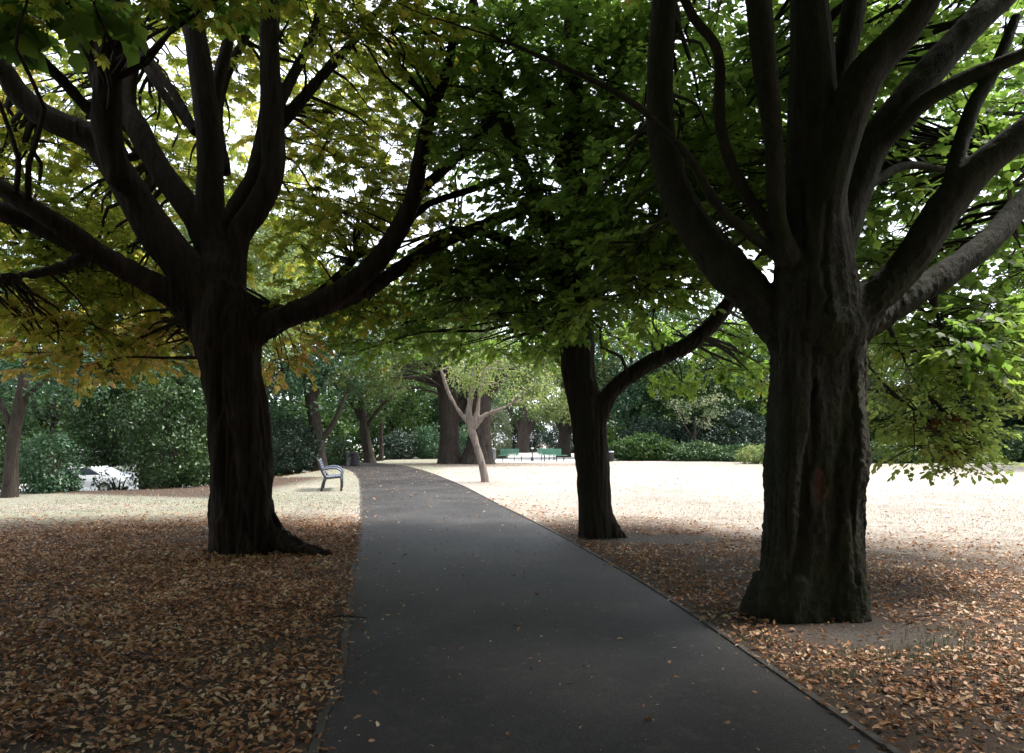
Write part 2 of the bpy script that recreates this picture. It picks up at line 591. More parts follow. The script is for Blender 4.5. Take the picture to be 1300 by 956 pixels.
trunkL = trk(YL, [(694, 266, 354), (670, 268, 350), (640, 268, 346), (600, 269, 347), (560, 268, 345), (502, 264, 337), (474, 256, 333), (446, 246, 331), (410, 240, 324), (370, 240, 312)])
limbsL = [
    L(9.8, 8.6, (262, 420, 26), (225, 380, 19), (181, 353, 16.5), (113, 317, 15.5), (45, 283, 15), (0, 267, 14), (-90, 235, 12)),
    L(9.1, 8.2, (130, 325, 12), (100, 303, 14), (68, 281, 14), (0, 238, 13), (-80, 190, 11)),
    L(9.8, 9.0, (268, 400, 34), (243, 352, 29), (195, 290, 26), (150, 217, 22), (118, 177, 19), (59, 149, 17), (23, 118, 16), (0, 81, 14), (-50, 20, 12)),
    L(9.2, 8.8, (150, 225, 18), (137, 170, 20), (137, 120, 19), (140, 45, 18), (141, -20, 15), (130, -140, 11)),
    L(9.1, 8.8, (137, 150, 12), (124, 95, 13), (105, 45, 13), (84, 10, 12), (60, -60, 10)),
    L(9.1, 8.0, (122, 150, 8), (85, 108, 8), (45, 68, 7), (0, 28, 6), (-50, -20, 5)),
    L(9.9, 10.6, (275, 330, 24), (248, 275, 19), (204, 217, 17), (176, 165, 16), (160, 130, 13), (168, 70, 10), (158, 0, 9)),
    L(9.9, 10.2, (285, 350, 26), (268, 285, 19), (266, 181, 18), (258, 110, 17), (250, 60, 16), (240, 0, 15), (232, -120, 11)),
    L(10.1, 10.9, (270, 160, 10), (276, 110, 9), (292, 40, 8), (300, -30, 7)),
    L(9.9, 10.6, (290, 360, 24), (302, 300, 18), (328, 262, 17), (346, 217, 17), (346, 170, 17), (344, 120, 15), (342, 45, 14), (346, -20, 12), (356, -140, 9)),
    L(10.3, 11.2, (278, 320, 14), (300, 262, 13), (322, 225, 12), (332, 180, 10), (338, 140, 9)),
    L(10.4, 10.9, (349, 165, 9), (372, 140, 9), (394, 113, 8), (425, 78, 7), (455, 45, 6), (500, -10, 5)),
    L(10.4, 11.0, (346, 150, 8), (370, 100, 8), (394, 54, 7), (408, 10, 7), (420, -50, 5)),
    L(10.6, 11.4, (285, 215, 9), (276, 160, 8), (282, 110, 7), (310, 50, 6), (330, 10, 5)),
    L(10.1, 10.6, (246, 165, 7), (222, 120, 6), (196, 85, 6), (175, 40, 5)),
    L(10.5, 11.2, (242, 160, 6), (205, 115, 6), (180, 70, 5), (165, 20, 4)),
    L(9.8, 10.4, (284, 446, 26), (314, 427, 21), (362, 403, 17), (400, 389, 17), (445, 362, 16), (490, 317, 15), (522, 258, 12.5), (535, 195, 11), (545, 149, 9), (567, 90, 7), (580, 20, 6)),
    L(10.1, 11.0, (385, 396, 14), (445, 378, 11), (490, 353, 10), (545, 317, 8.5), (603, 290, 8), (653, 271, 7), (694, 258, 6), (740, 235, 4)),
    L(10.3, 11.2, (515, 265, 8), (545, 232, 8), (575, 205, 7), (600, 180, 6), (640, 140, 4)),
    L(10.3, 10.9, (500, 300, 6), (540, 262, 5), (585, 245, 5), (650, 225, 4)),
    L(10.4, 11.8, (300, 420, 12), (330, 395, 9), (350, 400, 7), (395, 380, 6), (450, 330, 5)),
    L(9.0, 8.4, (100, 330, 7), (60, 345, 6), (0, 352, 5), (-50, 350, 4)),
]
rootsL = [
    [(at(328, 640, YL - .1), .16), (at(345, 674, YL - .2), .16), (at(366, 690, YL - .3), .13), (at(392, 700, YL - .4), .09), (at(420, 706, YL - .5), .05)],
    [(at(285, 660, YL - .3), .2), (at(290, 692, YL - .3), .17), (at(288, 712, YL - .34), .15)],
    [(at(310, 660, YL), .22), (at(315, 692, YL - .3), .2), (at(315, 715, YL - .36), .17)],
    [(at(330, 640, YL + .1), .2), (Vector((-3.6, 10.1, .12)), .15), (Vector((-3.4, 10.2, -.1)), .08)],
    [(at(280, 640, YL + .1), .2), (Vector((-4.25, 10.0, .12)), .15), (Vector((-4.4, 10.1, -.1)), .10)],
    # vertical muscles of the bole
    [(at(290, 690, YL - .32), .14), (at(283, 600, YL - .28), .15), (at(276, 500, YL - .25), .16), (at(262, 420, YL - .22), .16)],
    [(at(335, 690, YL - .28), .13), (at(322, 600, YL - .26), .13), (at(314, 520, YL - .22), .14), (at(308, 450, YL - .2), .16)],
    [(at(315, 640, YL - .34), .09), (at(303, 560, YL - .34), .10), (at(292, 480, YL - .32), .12), (at(290, 400, YL - .2), .16)],
]


def disp_ridged(scale=9.0, amp=0.022, vert=0.13, big=0.02):
    def f(c):
        q = Vector((c.x * scale, c.y * scale, c.z * scale * vert + mnoise.noise(c * 1.5) * 0.8))
        n1 = 1 - abs(mnoise.noise(q)) * 2.2
        n2 = mnoise.noise(Vector((c.x * 22, c.y * 22, c.z * 4)))
        n3 = mnoise.noise(c * 2.3)
        k = 1.0 if c.z < 3.2 else max(0.25, 1 - (c.z - 3.2) * 0.6)
        return (n1 * amp - amp * 0.4) * k + n2 * amp * 0.35 * k + n3 * big * k
    return f


def disp_lumpy(amp=0.016, big=0.035):
    def f(c):
        n1 = mnoise.noise(Vector((c.x * 5, c.y * 5, c.z * 2.4)))
        n2 = mnoise.noise(Vector((c.x * 16, c.y * 16, c.z * 14)))
        n4 = abs(mnoise.noise(Vector((c.x * 9, c.y * 9, c.z * 1.6))))
        n3 = mnoise.noise(c * 1.4)
        k = 1.0 if c.z < 2.8 else max(0.2, 1 - (c.z - 2.8) * 0.8)
        return (n1 * amp + n2 * amp * 0.45 - n4 * amp * 1.3) * k + n3 * big * k
    return f


def seg_d(px, py, pts):
    best = 1e9
    for (x0, y0), (x1, y1) in zip(pts, pts[1:]):
        dx, dy = x1 - x0, y1 - y0
        t = max(0, min(1, ((px - x0) * dx + (py - y0) * dy) / (dx * dx + dy * dy)))
        best = min(best, math.hypot(px - x0 - t * dx, py - y0 - t * dy))
    return best


SCAR = [(1036, 648), (1047, 664), (1050, 690), (1045, 715), (1054, 745), (1061, 775), (1064, 800)]
CLEFT = [(1060, 540), (1062, 620), (1059, 690), (1061, 740), (1072, 775), (1078, 805)]
CRACKS = [[(1016, 235), (1019, 300), (1028, 350), (1022, 420)], [(1050, 260), (1046, 330), (1052, 400)], [(1000, 420), (1004, 520), (998, 640), (1003, 760)],
          [(1032, 440), (1030, 520), (1034, 580)], [(1082, 480), (1086, 560), (1084, 650), (1088, 740)], [(980, 560), (984, 650), (978, 740)]]


def disp_right(c):
    base = lumpy(c)
    if c.z > 4.5:
        return base
    px, py = CX + F * c.x / c.y, HY - (c.z - CAMZ) * F / c.y
    d = 0.0
    if c.y < 6.32:
        w = mnoise.noise(Vector((px * .06, py * .06, 0))) * 4
        e = math.hypot((px + w - 1041) / 10.5, (py + w - 618) / 25)
        if e < 2.2:
            d += -.028 * max(0, 1 - e ** 3) + .011 * math.exp(-((e - 1.32) / .35) ** 2)
        k = seg_d(px + w, py, SCAR)
        d += .010 * math.exp(-(k / 9) ** 2) * (1 + .8 * mnoise.noise(Vector((py * .07, 2, 0))))
        k = seg_d(px + w * .6, py, CLEFT)
        d -= .014 * math.exp(-(k / 4) ** 2)
        for cr in CRACKS:
            k = seg_d(px + w, py, cr)
            d += -.020 * math.exp(-(k / 2.6) ** 2) + .008 * math.exp(-((k - 8) / 4) ** 2)
    # warty skin, stronger near the sides of the bole
    wn = mnoise.noise(Vector((c.x * 26, c.y * 26, c.z * 18)))
    kk = 1 if c.z < 2.7 else max(.15, 1 - (c.z - 2.7) * 1.2)
    d += kk * (.020 * max(0, wn - .12) + .008 * mnoise.noise(Vector((c.x * 45, c.y * 45, c.z * 45))))
    return base + d


VIS = px_clumps
cL_in, rL_in = VIS([
    (-60, 130, 20, 330, 10.0, 13.5, 24, .45, .75), (130, 470, -40, 200, 11.0, 14.5, 27, .45, .75),
    (350, 560, 60, 300, 11.2, 14.0, 24, .45, .75), (340, 500, 240, 420, 11.0, 14.5, 17, .45, .7),
    (100, 300, 200, 400, 11.4, 14.5, 26, .4, .7), (-40, 240, 330, 430, 9.8, 13.0, 22, .45, .7),
    (-40, 60, 180, 330, 9.5, 12.0, 8, .4, .6),
    (-40, 130, -20, 40, 6.0, 7.5, 5, .35, .5), (200, 330, -25, 15, 7.0, 8.0, 4, .3, .45), (380, 560, -20, 60, 8.6, 10.0, 9, .4, .6),
    (400, 560, 170, 330, 9.8, 10.8, 5, .35, .5)])
cL_aut, rL_aut = VIS([(40, 235, 395, 470, 10.6, 14.0, 15, .35, .55), (-30, 60, 380, 440, 10.5, 12.0, 6, .35, .5), (345, 400, 420, 470, 11.0, 12.5, 5, .3, .45),
                      (10, 70, 60, 130, 11, 12, 2, .3, .4)])
cL_up, rL_up = crown_clumps((baseL.x + .3, 5.6, 8.6), (7.6, 7.4, 5.0), 300, YL, 3.0, skip=lambda x, y, z: x > -2.2 and y > 8.6)
cenL = (baseL.x, YL, 6)

build_tree('chestnut_tree', 'thick ridged brown tree forking low into many limbs, left of the path',
           baseL, trunkL, limbsL, M['bark_left'], 0.02, disp_ridged(9.0, .036, .11, .025), [
               dict(C=[np.array(c) for c in cL_in], Rad=rL_in, leafmat=M['leaf_chestnut'], tmpl=PALM, lsize=0.175, nspray=13, nleaf=7, bark=M['bark_left']),
               dict(C=[np.array(c) for c in cL_up], Rad=rL_up, leafmat=M['leaf_chestnut'], tmpl=PALM, lsize=0.30, nspray=12, nleaf=6, bark=None),
               dict(C=[np.array(c) for c in cL_aut], Rad=rL_aut, leafmat=M['leaf_autumn'], tmpl=PALM, lsize=0.15, nspray=14, nleaf=7, bark=M['bark_left'], name='autumn_leaves'),
           ], cenL, rootsL)

lumpy = disp_lumpy(.022, .035)
# ---- right tree
YR = 6.3
baseR = Vector(((1028 - CX) / F * YR, YR, 0))
trunkR = trk(YR, [(775, 957, 1062), (740, 962, 1060), (700, 966, 1064), (640, 969, 1066), (600, 970, 1066), (560, 971, 1070), (500, 973, 1076), (450, 974, 1084), (415, 974, 1086), (360, 980, 1080)])
limbsR = [
    L(6.3, 6.6, (1010, 440, 36), (958, 378, 30), (904, 317, 27), (863, 254, 23), (841, 181, 20), (837, 113, 19), (841, 36, 19), (845, -20, 17), (850, -160, 13)),
    L(6.1, 5.2, (1000, 330, 12), (968, 308, 9), (913, 263, 8), (877, 204, 7), (836, 158, 5.5), (790, 122, 4.5), (717, 86, 4), (635, 50, 3.5), (581, 32, 3.2), (527, 14, 3), (480, -10, 2.5)),
    L(6.2, 5.8, (1000, 325, 14), (977, 290, 10), (936, 226, 9), (914, 158, 8), (912, 68, 8), (881, 23, 7), (850, -40, 6)),
    L(6.0, 5.8, (1000, 330, 20), (987, 272, 14), (982, 181, 14), (972, 91, 17), (963, 0, 18), (955, -120, 14)),
    L(6.2, 6.2, (1036, 420, 66), (1034, 317, 54), (1033, 226, 42), (1032, 91, 32), (1026, -10, 27), (1020, -160, 22)),
    L(6.3, 6.4, (1045, 190, 18), (1058, 120, 18), (1072, 68, 17), (1086, -5, 17), (1100, -120, 13)),
    L(6.1, 5.7, (1040, 300, 30), (1056, 217, 28), (1094, 104, 27), (1144, 45, 22), (1180, -5, 18), (1230, -100, 14)),
    L(6.5, 6.7, (1050, 340, 36), (1076, 265, 27), (1110, 181, 24), (1162, 113, 23), (1230, 36, 20), (1285, -15, 18), (1370, -120, 13)),
    L(6.5, 6.0, (1100, 195, 12), (1140, 164, 12), (1176, 127, 12), (1244, 91, 11), (1300, 68, 10), (1370, 30, 8)),
    L(6.2, 5.9, (1060, 440, 40), (1086, 398, 33), (1144, 344, 27), (1199, 267, 26), (1244, 213, 23), (1300, 168, 21), (1380, 100, 16)),
    L(6.0, 6.3, (1205, 250, 11), (1214, 205, 11), (1235, 136, 11), (1262, 91, 9), (1290, 20, 7)),
    L(6.5, 7.4, (1060, 430, 30), (1120, 395, 22), (1185, 358, 20), (1253, 308, 18), (1300, 254, 16), (1370, 180, 12)),
    L(6.8, 7.6, (1110, 395, 8), (1130, 420, 4), (1160, 480, 2.6), (1195, 520, 2), (1240, 560, 1.5)),
    L(6.8, 7.8, (1095, 430, 7), (1102, 462, 3), (1140, 505, 2.4), (1180, 535, 2), (1215, 580, 1.5)),
    L(6.9, 7.8, (1180, 360, 7), (1196, 420, 3.5), (1215, 470, 2.5), (1260, 520, 2)),
    L(6.7, 7.6, (1062, 260, 9), (1105, 235, 7), (1150, 210, 6), (1210, 215, 5), (1260, 195, 4)),
]
YRf = YR - 0.43
ribsR = [
    [(at(1068, 800, YR - .12), .24), (at(1066, 740, YR - .12), .22), (at(1066, 700, YR - .12), .21), (at(1068, 640, YR - .1), .22), (at(1070, 600, YR - .12), .22), (at(1073, 540, YR - .1), .19), (at(1070, 470, YR - .1), .20), (at(1066, 410, YR - .05), .22), (at(1066, 330, YR), .1)],
    [(at(1085, 770, YR + .15), .12), (at(1080, 700, YR + .15), .14), (at(1076, 600, YR + .15), .17), (at(1074, 480, YR + .15), .17), (at(1070, 400, YR + .1), .17)],
    [(at(975, 780, YR - .2), .12), (at(990, 720, YR - .25), .11), (at(1000, 600, YR - .3), .12), (at(1010, 480, YR - .3), .13), (at(1010, 400, YR - .25), .14)],
    [(at(1016, 250, YR - .22), .08), (at(1018, 330, YR - .27), .07), (at(1024, 400, YR - .3), .07), (at(1030, 480, YR - .3), .07)],
    [(at(1050, 220, YR - .2), .1), (at(1052, 330, YR - .27), .08), (at(1058, 420, YR - .3), .08)],
    [(at(985, 740, YR - .1), .2), (at(968, 775, YR - .1), .17), (at(958, 805, YR - .12), .14)],
    [(at(1005, 740, YR - .2), .2), (at(1000, 775, YR - .26), .17), (at(996, 815, YR - .3), .13)],
    [(at(1080, 740, YR), .18), (at(1084, 775, YR), .15), (at(1090, 805, YR), .12)],
]
cR_in, rR_in = VIS([
    (850, 1330, -20, 200, 8.0, 12.5, 40, .45, .8), (860, 1340, 150, 330, 7.6, 12.5, 40, .4, .75), (1110, 1340, 300, 440, 7.6, 10.0, 22, .35, .6),
    (760, 960, 160, 340, 7.6, 9.2, 12, .4, .6), (880, 1100, 40, 160, 7.4, 8.4, 8, .35, .5),
    (1200, 1300, 380, 450, 6.4, 7.6, 7, .3, .45)])
cR_low, rR_low = VIS([(1110, 1240, 430, 520, 7.0, 8.6, 11, .28, .45), (1150, 1275, 500, 570, 7.0, 8.4, 12, .25, .42), (1185, 1250, 565, 592, 7.0, 8.0, 4, .18, .26),
                      (1250, 1340, 420, 500, 7.2, 8.6, 9, .3, .42), (1100, 1140, 500, 570, 7.6, 8.6, 3, .22, .3)])
cR_dead, rR_dead = VIS([(1192, 1213, 522, 533, 7.2, 7.4, 2, .07, .10), (1197, 1220, 558, 570, 7.2, 7.4, 2, .08, .11)])
cR_up, rR_up = crown_clumps((baseR.x - 2.0, 4.6, 8.0), (7.0, 8.6, 5.0), 330, YR, 3.2, skip=lambda x, y, z: x < 0.5 and y > 8.5)
cenR = (baseR.x, YR, 5)
rootR, lpR = build_tree('broad_trunked_tree', 'stout grey-green tree with a bare trunk wound, right of the path in the foreground',
                        baseR, trunkR, limbsR, M['bark_right'], 0.016, disp_right, [
                            dict(C=[np.array(c) for c in cR_in], Rad=rR_in, leafmat=M['leaf_right'], tmpl=LOBED, lsize=0.115, nspray=16, nleaf=9, bark=M['bark_right'], spray_len=.38),
                            dict(C=[np.array(c) for c in cR_up], Rad=rR_up, leafmat=M['leaf_right'], tmpl=LOBED, lsize=0.24, nspray=17, nleaf=7, bark=None),
                            dict(C=[np.array(c) for c in cR_low], Rad=rR_low, leafmat=M['leaf_field_lit'], tmpl=LOBED, lsize=0.066, nspray=26, nleaf=8, bark=M['bark_right'], spray_len=.26, twig_r=.004, name='low_hanging_leaves'),
                            dict(C=[np.array(c) for c in cR_dead], Rad=rR_dead, leafmat=M['leaf_dead'], tmpl=LOBED, lsize=0.06, nspray=160, nleaf=7, bark=M['bark_right'], spray_len=.15, twig_r=.003, name='dead_leaves'),
                        ], cenR, ribsR)
# the wound: bare reddish wood inside the callus rim, laid on the carved hollow
from mathutils.bvhtree import BVHTree
tr = [c for c in rootR.children if c.name.startswith('trunk')][0].data
bt = BVHTree.FromPolygons([v_.co[:] for v_ in tr.vertices], [p_.vertices[:] for p_ in tr.polygons])


def hit(px, py):
    o_ = Vector((0, 0, CAMZ))
    d_ = (at(px, py, 6) - o_).normalized()
    h = bt.ray_cast(o_, d_)[0]
    return (h if h else at(px, py, 5.95)) - d_ * .004


bm = bmesh.new()
rings = []
for q_ in range(7):
    e = .12 + q_ / 6 * .80
    ring = []
    for k in range(20):
        a = k * math.pi / 10
        wv = 1 + .12 * math.sin(3 * a + 1) + .08 * math.sin(5 * a)
        ring.append(bm.verts.new(hit(1041 + 10 * e * wv * math.cos(a), 618 + 24 * e * wv * math.sin(a))))
    rings.append(ring)
bm.faces.new(rings[0])
for a_, b_ in zip(rings, rings[1:]):
    for k in range(20):
        bm.faces.new((a_[k], a_[(k + 1) % 20], b_[(k + 1) % 20], b_[k]))
o = obj_bm('wound', bm, M['wound'], rootR)
rel(o, baseR)
o['label'] = 'bare reddish wood inside a healed wound'

# ---- middle tree
YM = 11.25
baseM = Vector(((757 - CX) / F * YM, YM, 0))
trunkM = trk(YM, [(678, 732, 784), (640, 733, 778), (600, 731, 775), (560, 727, 773), (520, 721, 769), (480, 713, 757), (440, 708, 757), (400, 705, 753), (340, 706, 748), (280, 708, 744), (200, 714, 742), (100, 716, 740), (0, 714, 734)])
limbsM = [
    L(11.2, 10.6, (745, 560, 18), (764, 520, 13), (776, 498, 11), (797, 479, 11.5), (830, 458, 11.5), (870, 440, 11.5), (900, 415, 11), (925, 385, 10), (950, 350, 8), (985, 300, 5)),
    L(11.2, 10.9, (727, 350, 16), (690, 270, 12), (655, 190, 10), (625, 100, 8), (600, 0, 7)),
    L(11.2, 11.8, (727, 300, 14), (755, 210, 11), (780, 130, 9), (795, 30, 7)),
    L(11.2, 12.2, (725, 380, 12), (680, 330, 9), (630, 300, 7), (570, 290, 5)),
    L(11.2, 12.4, (727, 260, 12), (700, 150, 9), (660, 60, 7), (640, -20, 5)),
    L(11.2, 10.2, (735, 400, 10), (775, 360, 8), (830, 340, 6), (890, 345, 4)),
]
rootsM = [
    [(at(760, 650, YM), .2), (at(784, 678, YM - .1), .11), (at(800, 690, YM - .1), .05)],
    [(at(750, 650, YM - .1), .15), (at(752, 684, YM - .15), .15), (at(746, 700, YM - .16), .12)],
    [(at(760, 650, YM + .1), .2), (Vector((1.5, 11.6, .05)), .1), (Vector((1.7, 11.9, -.1)), .05)],
]
cM_in, rM_in = VIS([
    (560, 850, 20, 170, 9.6, 13.5, 34, .45, .75), (560, 850, 150, 330, 9.8, 13.2, 32, .45, .75), (560, 740, 310, 400, 10.0, 13.0, 24, .4, .65),
    (430, 600, 330, 440, 11.5, 14.0, 14, .4, .6), (770, 900, 290, 365, 10.2, 12.0, 11, .35, .55),
    (700, 760, 395, 425, 10.3, 10.8, 3, .25, .32), (660, 850, 150, 400, 8.8, 10.2, 14, .4, .6)])
cM_low, rM_low = VIS([(775, 870, 400, 450, 11.7, 13.5, 6, .28, .42), (870, 975, 400, 490, 11.2, 13.0, 12, .28, .42), (800, 900, 470, 500, 11.4, 12.6, 3, .2, .3),
                      (560, 700, 410, 445, 11.5, 13.5, 8, .3, .42)])
cM_up, rM_up = crown_clumps((baseM.x, 11.0, 9.5), (5.0, 5.0, 5.0), 110, YM, 5, skip=lambda x, y, z: x < -1.2)
build_tree('straight_trunked_tree', 'dark tree with one low bough curving right, between the path and the pale field',
           baseM, trunkM, limbsM, M['bark_mid'], 0.02, disp_ridged(13, 0.02, 0.12, 0.01), [
               dict(C=[np.array(c) for c in cM_in], Rad=rM_in, leafmat=M['leaf_mid'], tmpl=LOBED, lsize=0.115, nspray=19, nleaf=8, bark=M['bark_mid']),
               dict(C=[np.array(c) for c in cM_low], Rad=rM_low, leafmat=M['leaf_mid'], tmpl=LOBED, lsize=0.11, nspray=24, nleaf=8, bark=M['bark_mid'], spray_len=.3, name='low_leaves'),
               dict(C=[np.array(c) for c in cM_up], Rad=rM_up, leafmat=M['leaf_mid'], tmpl=LOBED, lsize=0.26, nspray=9, nleaf=6, bark=None),
           ], (baseM.x, YM, 6), rootsM)


# ================================================================== other trees
def blob_leaves(C, Rad, dens, lsize, cen, up_bias=0.55):
    """small clumps filled with leaves facing outwards and up"""
    P, Fd, U = [], [], []
    for c, r in zip(C, Rad):
        n = max(6, int(dens * r * r))
        d = rdir(n)
        rr = r * rs.uniform(0.35, 1.0, (n, 1)) ** 0.5
        P.append(c + d * rr * np.array([1, 1, 0.7]))
        u = d * 0.7 + np.array([0, 0, up_bias]) + rs.normal(size=(n, 3)) * 0.45
        f = rs.normal(size=(n, 3)) + d * 0.5
        f[:, 2] -= 0.3
        U.append(u)
        Fd.append(f)
    P, Fd, U = map(np.concatenate, (P, Fd, U))
    return P, Fd, U, lsize * rs.uniform(0.6, 1.25, len(P))


def ell_clumps(c, rad, n, r, zmin=None, shell=0.55):
    C, Rr = [], []
    tries = 0
    while len(C) < n and tries < n * 30:
        tries += 1
        d = rdir(1)[0] * rs.uniform(shell, 1.0)
        # uneven outline
        k = 1 + 0.22 * mnoise.noise(Vector(d * 2.2) + Vector((c[0], c[1], 0)))
        p = np.array(c) + d * np.array(rad) * k
        if zmin is not None and p[2] < zmin:
            continue
        C.append(p)
        Rr.append(r * rs.uniform(0.6, 1.3))
    return C, Rr


def far_tree(name, label, base, trunk_pts, forks, crowns, bark, leafmat, tmpl=KITE, lsize=0.2, dens=150, group=None, voxel=None, clump_r=0.7, boughs=True):
    """trunk_pts [(Vector,r)], forks list of the same, crowns list of (centre, radii, n clumps)"""
    z0 = float(height(np.array(base[0]), np.array(base[1])))
    root = empty(name, base)
    tag(root, label, 'tree', group)
    bm = bmesh.new()
    lp = []
    P, Rr = add_tube(bm, [p for p, r in trunk_pts], [r for p, r in trunk_pts], n=12, sub=4, wob=0.14)
    lp += list(zip(P, Rr))[len(P) // 2:]
    for f in forks:
        P, Rr = add_tube(bm, [p for p, r in f], [r for p, r in f], n=9, sub=3, wob=0.14)
        lp += list(zip(P, Rr))[1:]
    if voxel:
        remeshed('trunk', bm, voxel, bark, root, base, disp_ridged(6, 0.03, 0.15, 0.03), 2)
    else:
        rel(obj_bm('trunk', bm, bark, root, True), base)
    C, Rr = [], []
    for (c, rad, n) in crowns:
        a, b = ell_clumps(c, rad, n, clump_r, None)
        C += a
        Rr += b
    P, Fd, U, sz = blob_leaves(C, Rr, dens, lsize, None)
    rel(scatter('crown', tmpl, P, Fd, U, sz, leafmat, root), base)
    if boughs:
        bm = bmesh.new()
        for c in C[::3]:
            branch_to(bm, lp, c, 0.15)
        rel(obj_bm('boughs', bm, bark, root, True), base)
    return root


def v(x, y, z):
    return Vector((x, y, z))


def px_base(px, Y, z=0.0):
    return Vector(((px - CX) / F * Y, Y, z))


# leaning pale tree
b = px_base(616, 25.7)
Yb = 25.7
far_tree('leaning_tree', 'slim leaning pale-barked tree with twisted forks, at the path edge before the twin dark trunks', b,
         [(v(b.x + .05, Yb, -.2), .165), (at(613, 595, Yb), .13), (at(606, 568, Yb), .12), (at(599, 548, Yb), .15), (at(598, 535, Yb), .14)],
         [[(at(598, 540, Yb), .11), (at(585, 525, Yb), .08), (at(574, 508, Yb), .07), (at(567, 492, Yb), .07), (at(560, 470, Yb), .05)],
          [(at(597, 542, Yb), .14), (at(595, 520, Yb), .11), (at(600, 495, Yb), .09), (at(602, 465, Yb), .06)],
          [(at(603, 540, Yb), .12), (at(607, 515, Yb), .09), (at(610, 490, Yb), .07), (at(618, 460, Yb), .05)],
          [(at(602, 542, Yb), .12), (at(614, 528, Yb), .08), (at(632, 521, Yb), .065), (at(650, 512, Yb), .04)]],
         [(at(612, 462, Yb + .3), (1.9, 1.9, 1.1), 50), (at(665, 492, Yb + .3), (1.3, 1.5, .7), 20), (at(604, 490, Yb - .5), (.9, .8, .35), 9)], M['bark_pale'], M['leaf_yellow'], tmpl=OVAL, lsize=.13, dens=190, clump_r=.42, voxel=.035)

# twin trunks
Y1 = 45.5
b = px_base(571, Y1)
far_tree('avenue_tree', 'left of two massive dark trunks standing together beyond the leaning pale tree', b,
         [(v(b.x, Y1, -.3), 1.05), (at(571, 584, Y1), .82), (at(571, 560, Y1), .66), (at(570, 530, Y1), .62), (at(569, 505, Y1), .66), (at(566, 480, Y1), .5), (at(562, 400, Y1), .35)],
         [[(at(570, 515, Y1), .45), (at(555, 480, Y1), .35), (at(530, 440, Y1), .25)], [(at(572, 545, Y1), .4), (at(584, 520, Y1), .36), (at(598, 490, Y1), .3)]],
         [(at(500, 425, Y1 - 3), (5.2, 5, 3.0), 105), (at(560, 400, Y1 - 1), (5, 5, 3.5), 80), (at(470, 480, Y1 - 6), (2.6, 3, 1.1), 26)],
         M['bark_far'], M['leaf_lime'], lsize=.24, dens=130, voxel=.08)
Y2 = 45.0
b = px_base(607, Y2)
far_tree('avenue_tree', 'right of two massive dark trunks beyond the leaning pale tree, flared at its foot', b,
         [(v(b.x, Y2, -.3), 1.45), (at(607, 585, Y2), 1.15), (at(608, 568, Y2), .82), (at(609, 545, Y2), .74), (at(610, 515, Y2), .7), (at(610, 480, Y2), .5), (at(615, 400, Y2), .3)],
         [[(at(609, 520, Y2), .5), (at(590, 495, Y2), .4), (at(575, 470, Y2), .3)], [(at(610, 520, Y2), .4), (at(635, 480, Y2), .3), (at(670, 450, Y2), .2)]],
         [(at(650, 420, Y2 - 1), (5.2, 5, 3.2), 105), (at(700, 490, Y2 + 2), (2.6, 2.6, 1.3), 26)], M['bark_far'], M['leaf_lime'], lsize=.24, dens=130, voxel=.08)

# tree by the benches
for (px, Y, w, lab, mat, cr) in [
    (664, 82, .75, 'dark-trunked tree in the shade behind the left green bench', 'leaf_green', [((2, 82, 8.5), (7, 5, 5.5), 90)]),
    (716, 62, .6, 'tree with a double trunk behind the two right-hand green benches', 'leaf_lime', [((4.2, 60, 7.5), (5.5, 4, 4.6), 90), ((3.9, 55, 4.2), (2.5, 2, 1.3), 20)]),
]:
    b = px_base(px, Y)
    far_tree('park_tree', lab, b, [(v(b.x, Y, -.3), w * 1.3), (v(b.x, Y, 1), w), (v(b.x + .1, Y, 4), w * .8), (v(b.x, Y, 9), w * .4)],
             [[(v(b.x, Y, 1.5), w * .6), (v(b.x + 1.3, Y, 4), w * .4), (v(b.x + 2.5, Y, 7), w * .25)], [(v(b.x, Y, 2), w * .5), (v(b.x - 1.5, Y, 5), w * .35), (v(b.x - 3, Y, 7), w * .2)]],
             cr, M['bark_far'], M[mat], lsize=.3, dens=100, clump_r=.95)

# behind the blue-grey bench
Y3 = 36.5
b = px_base(407, Y3)
far_tree('park_tree', 'tree leaning left with a forked trunk, directly behind the blue-grey bench', b,
         [(v(b.x, Y3, -.3), .5), (at(406, 588, Y3), .38), (at(404, 560, Y3), .34), (at(399, 530, Y3), .33), (at(394, 500, Y3), .32), (at(390, 440, Y3), .22)],
         [[(at(405, 560, Y3), .22), (at(416, 548, Y3), .16), (at(424, 535, Y3), .12), (at(440, 500, Y3), .08)], [(at(396, 510, Y3), .2), (at(415, 470, Y3), .15), (at(440, 440, Y3), .1)]],
         [(at(385, 420, Y3), (4.2, 4.0, 4.0), 100), (at(372, 495, Y3 - 1), (1.5, 1.5, 1.5), 18), (at(430, 480, Y3), (1.6, 1.6, 1.6), 18)], M['bark_far'], M['leaf_blue'], lsize=.2, dens=150, clump_r=.65)
Y4 = 47
b = px_base(468, Y4)
far_tree('park_tree', 'dark tree leaning left at the far bend of the path, right of the litter bin', b,
         [(v(b.x + .1, Y4, -.3), .55), (at(469, 582, Y4), .38), (at(465, 560, Y4), .32), (at(461, 530, Y4), .28), (at(455, 480, Y4), .2)],
         [[(at(463, 545, Y4), .15), (at(480, 520, Y4), .12), (at(500, 500, Y4), .08)], [(at(462, 540, Y4), .15), (at(445, 510, Y4), .12), (at(425, 490, Y4), .08)]],
         [(at(460, 450, Y4 + 1), (4.5, 3.5, 3.8), 80), (at(455, 520, Y4), (2.6, 2, .9), 20)], M['bark_far'], M['leaf_green'], lsize=.24, dens=130)
b = px_base(484, 52)
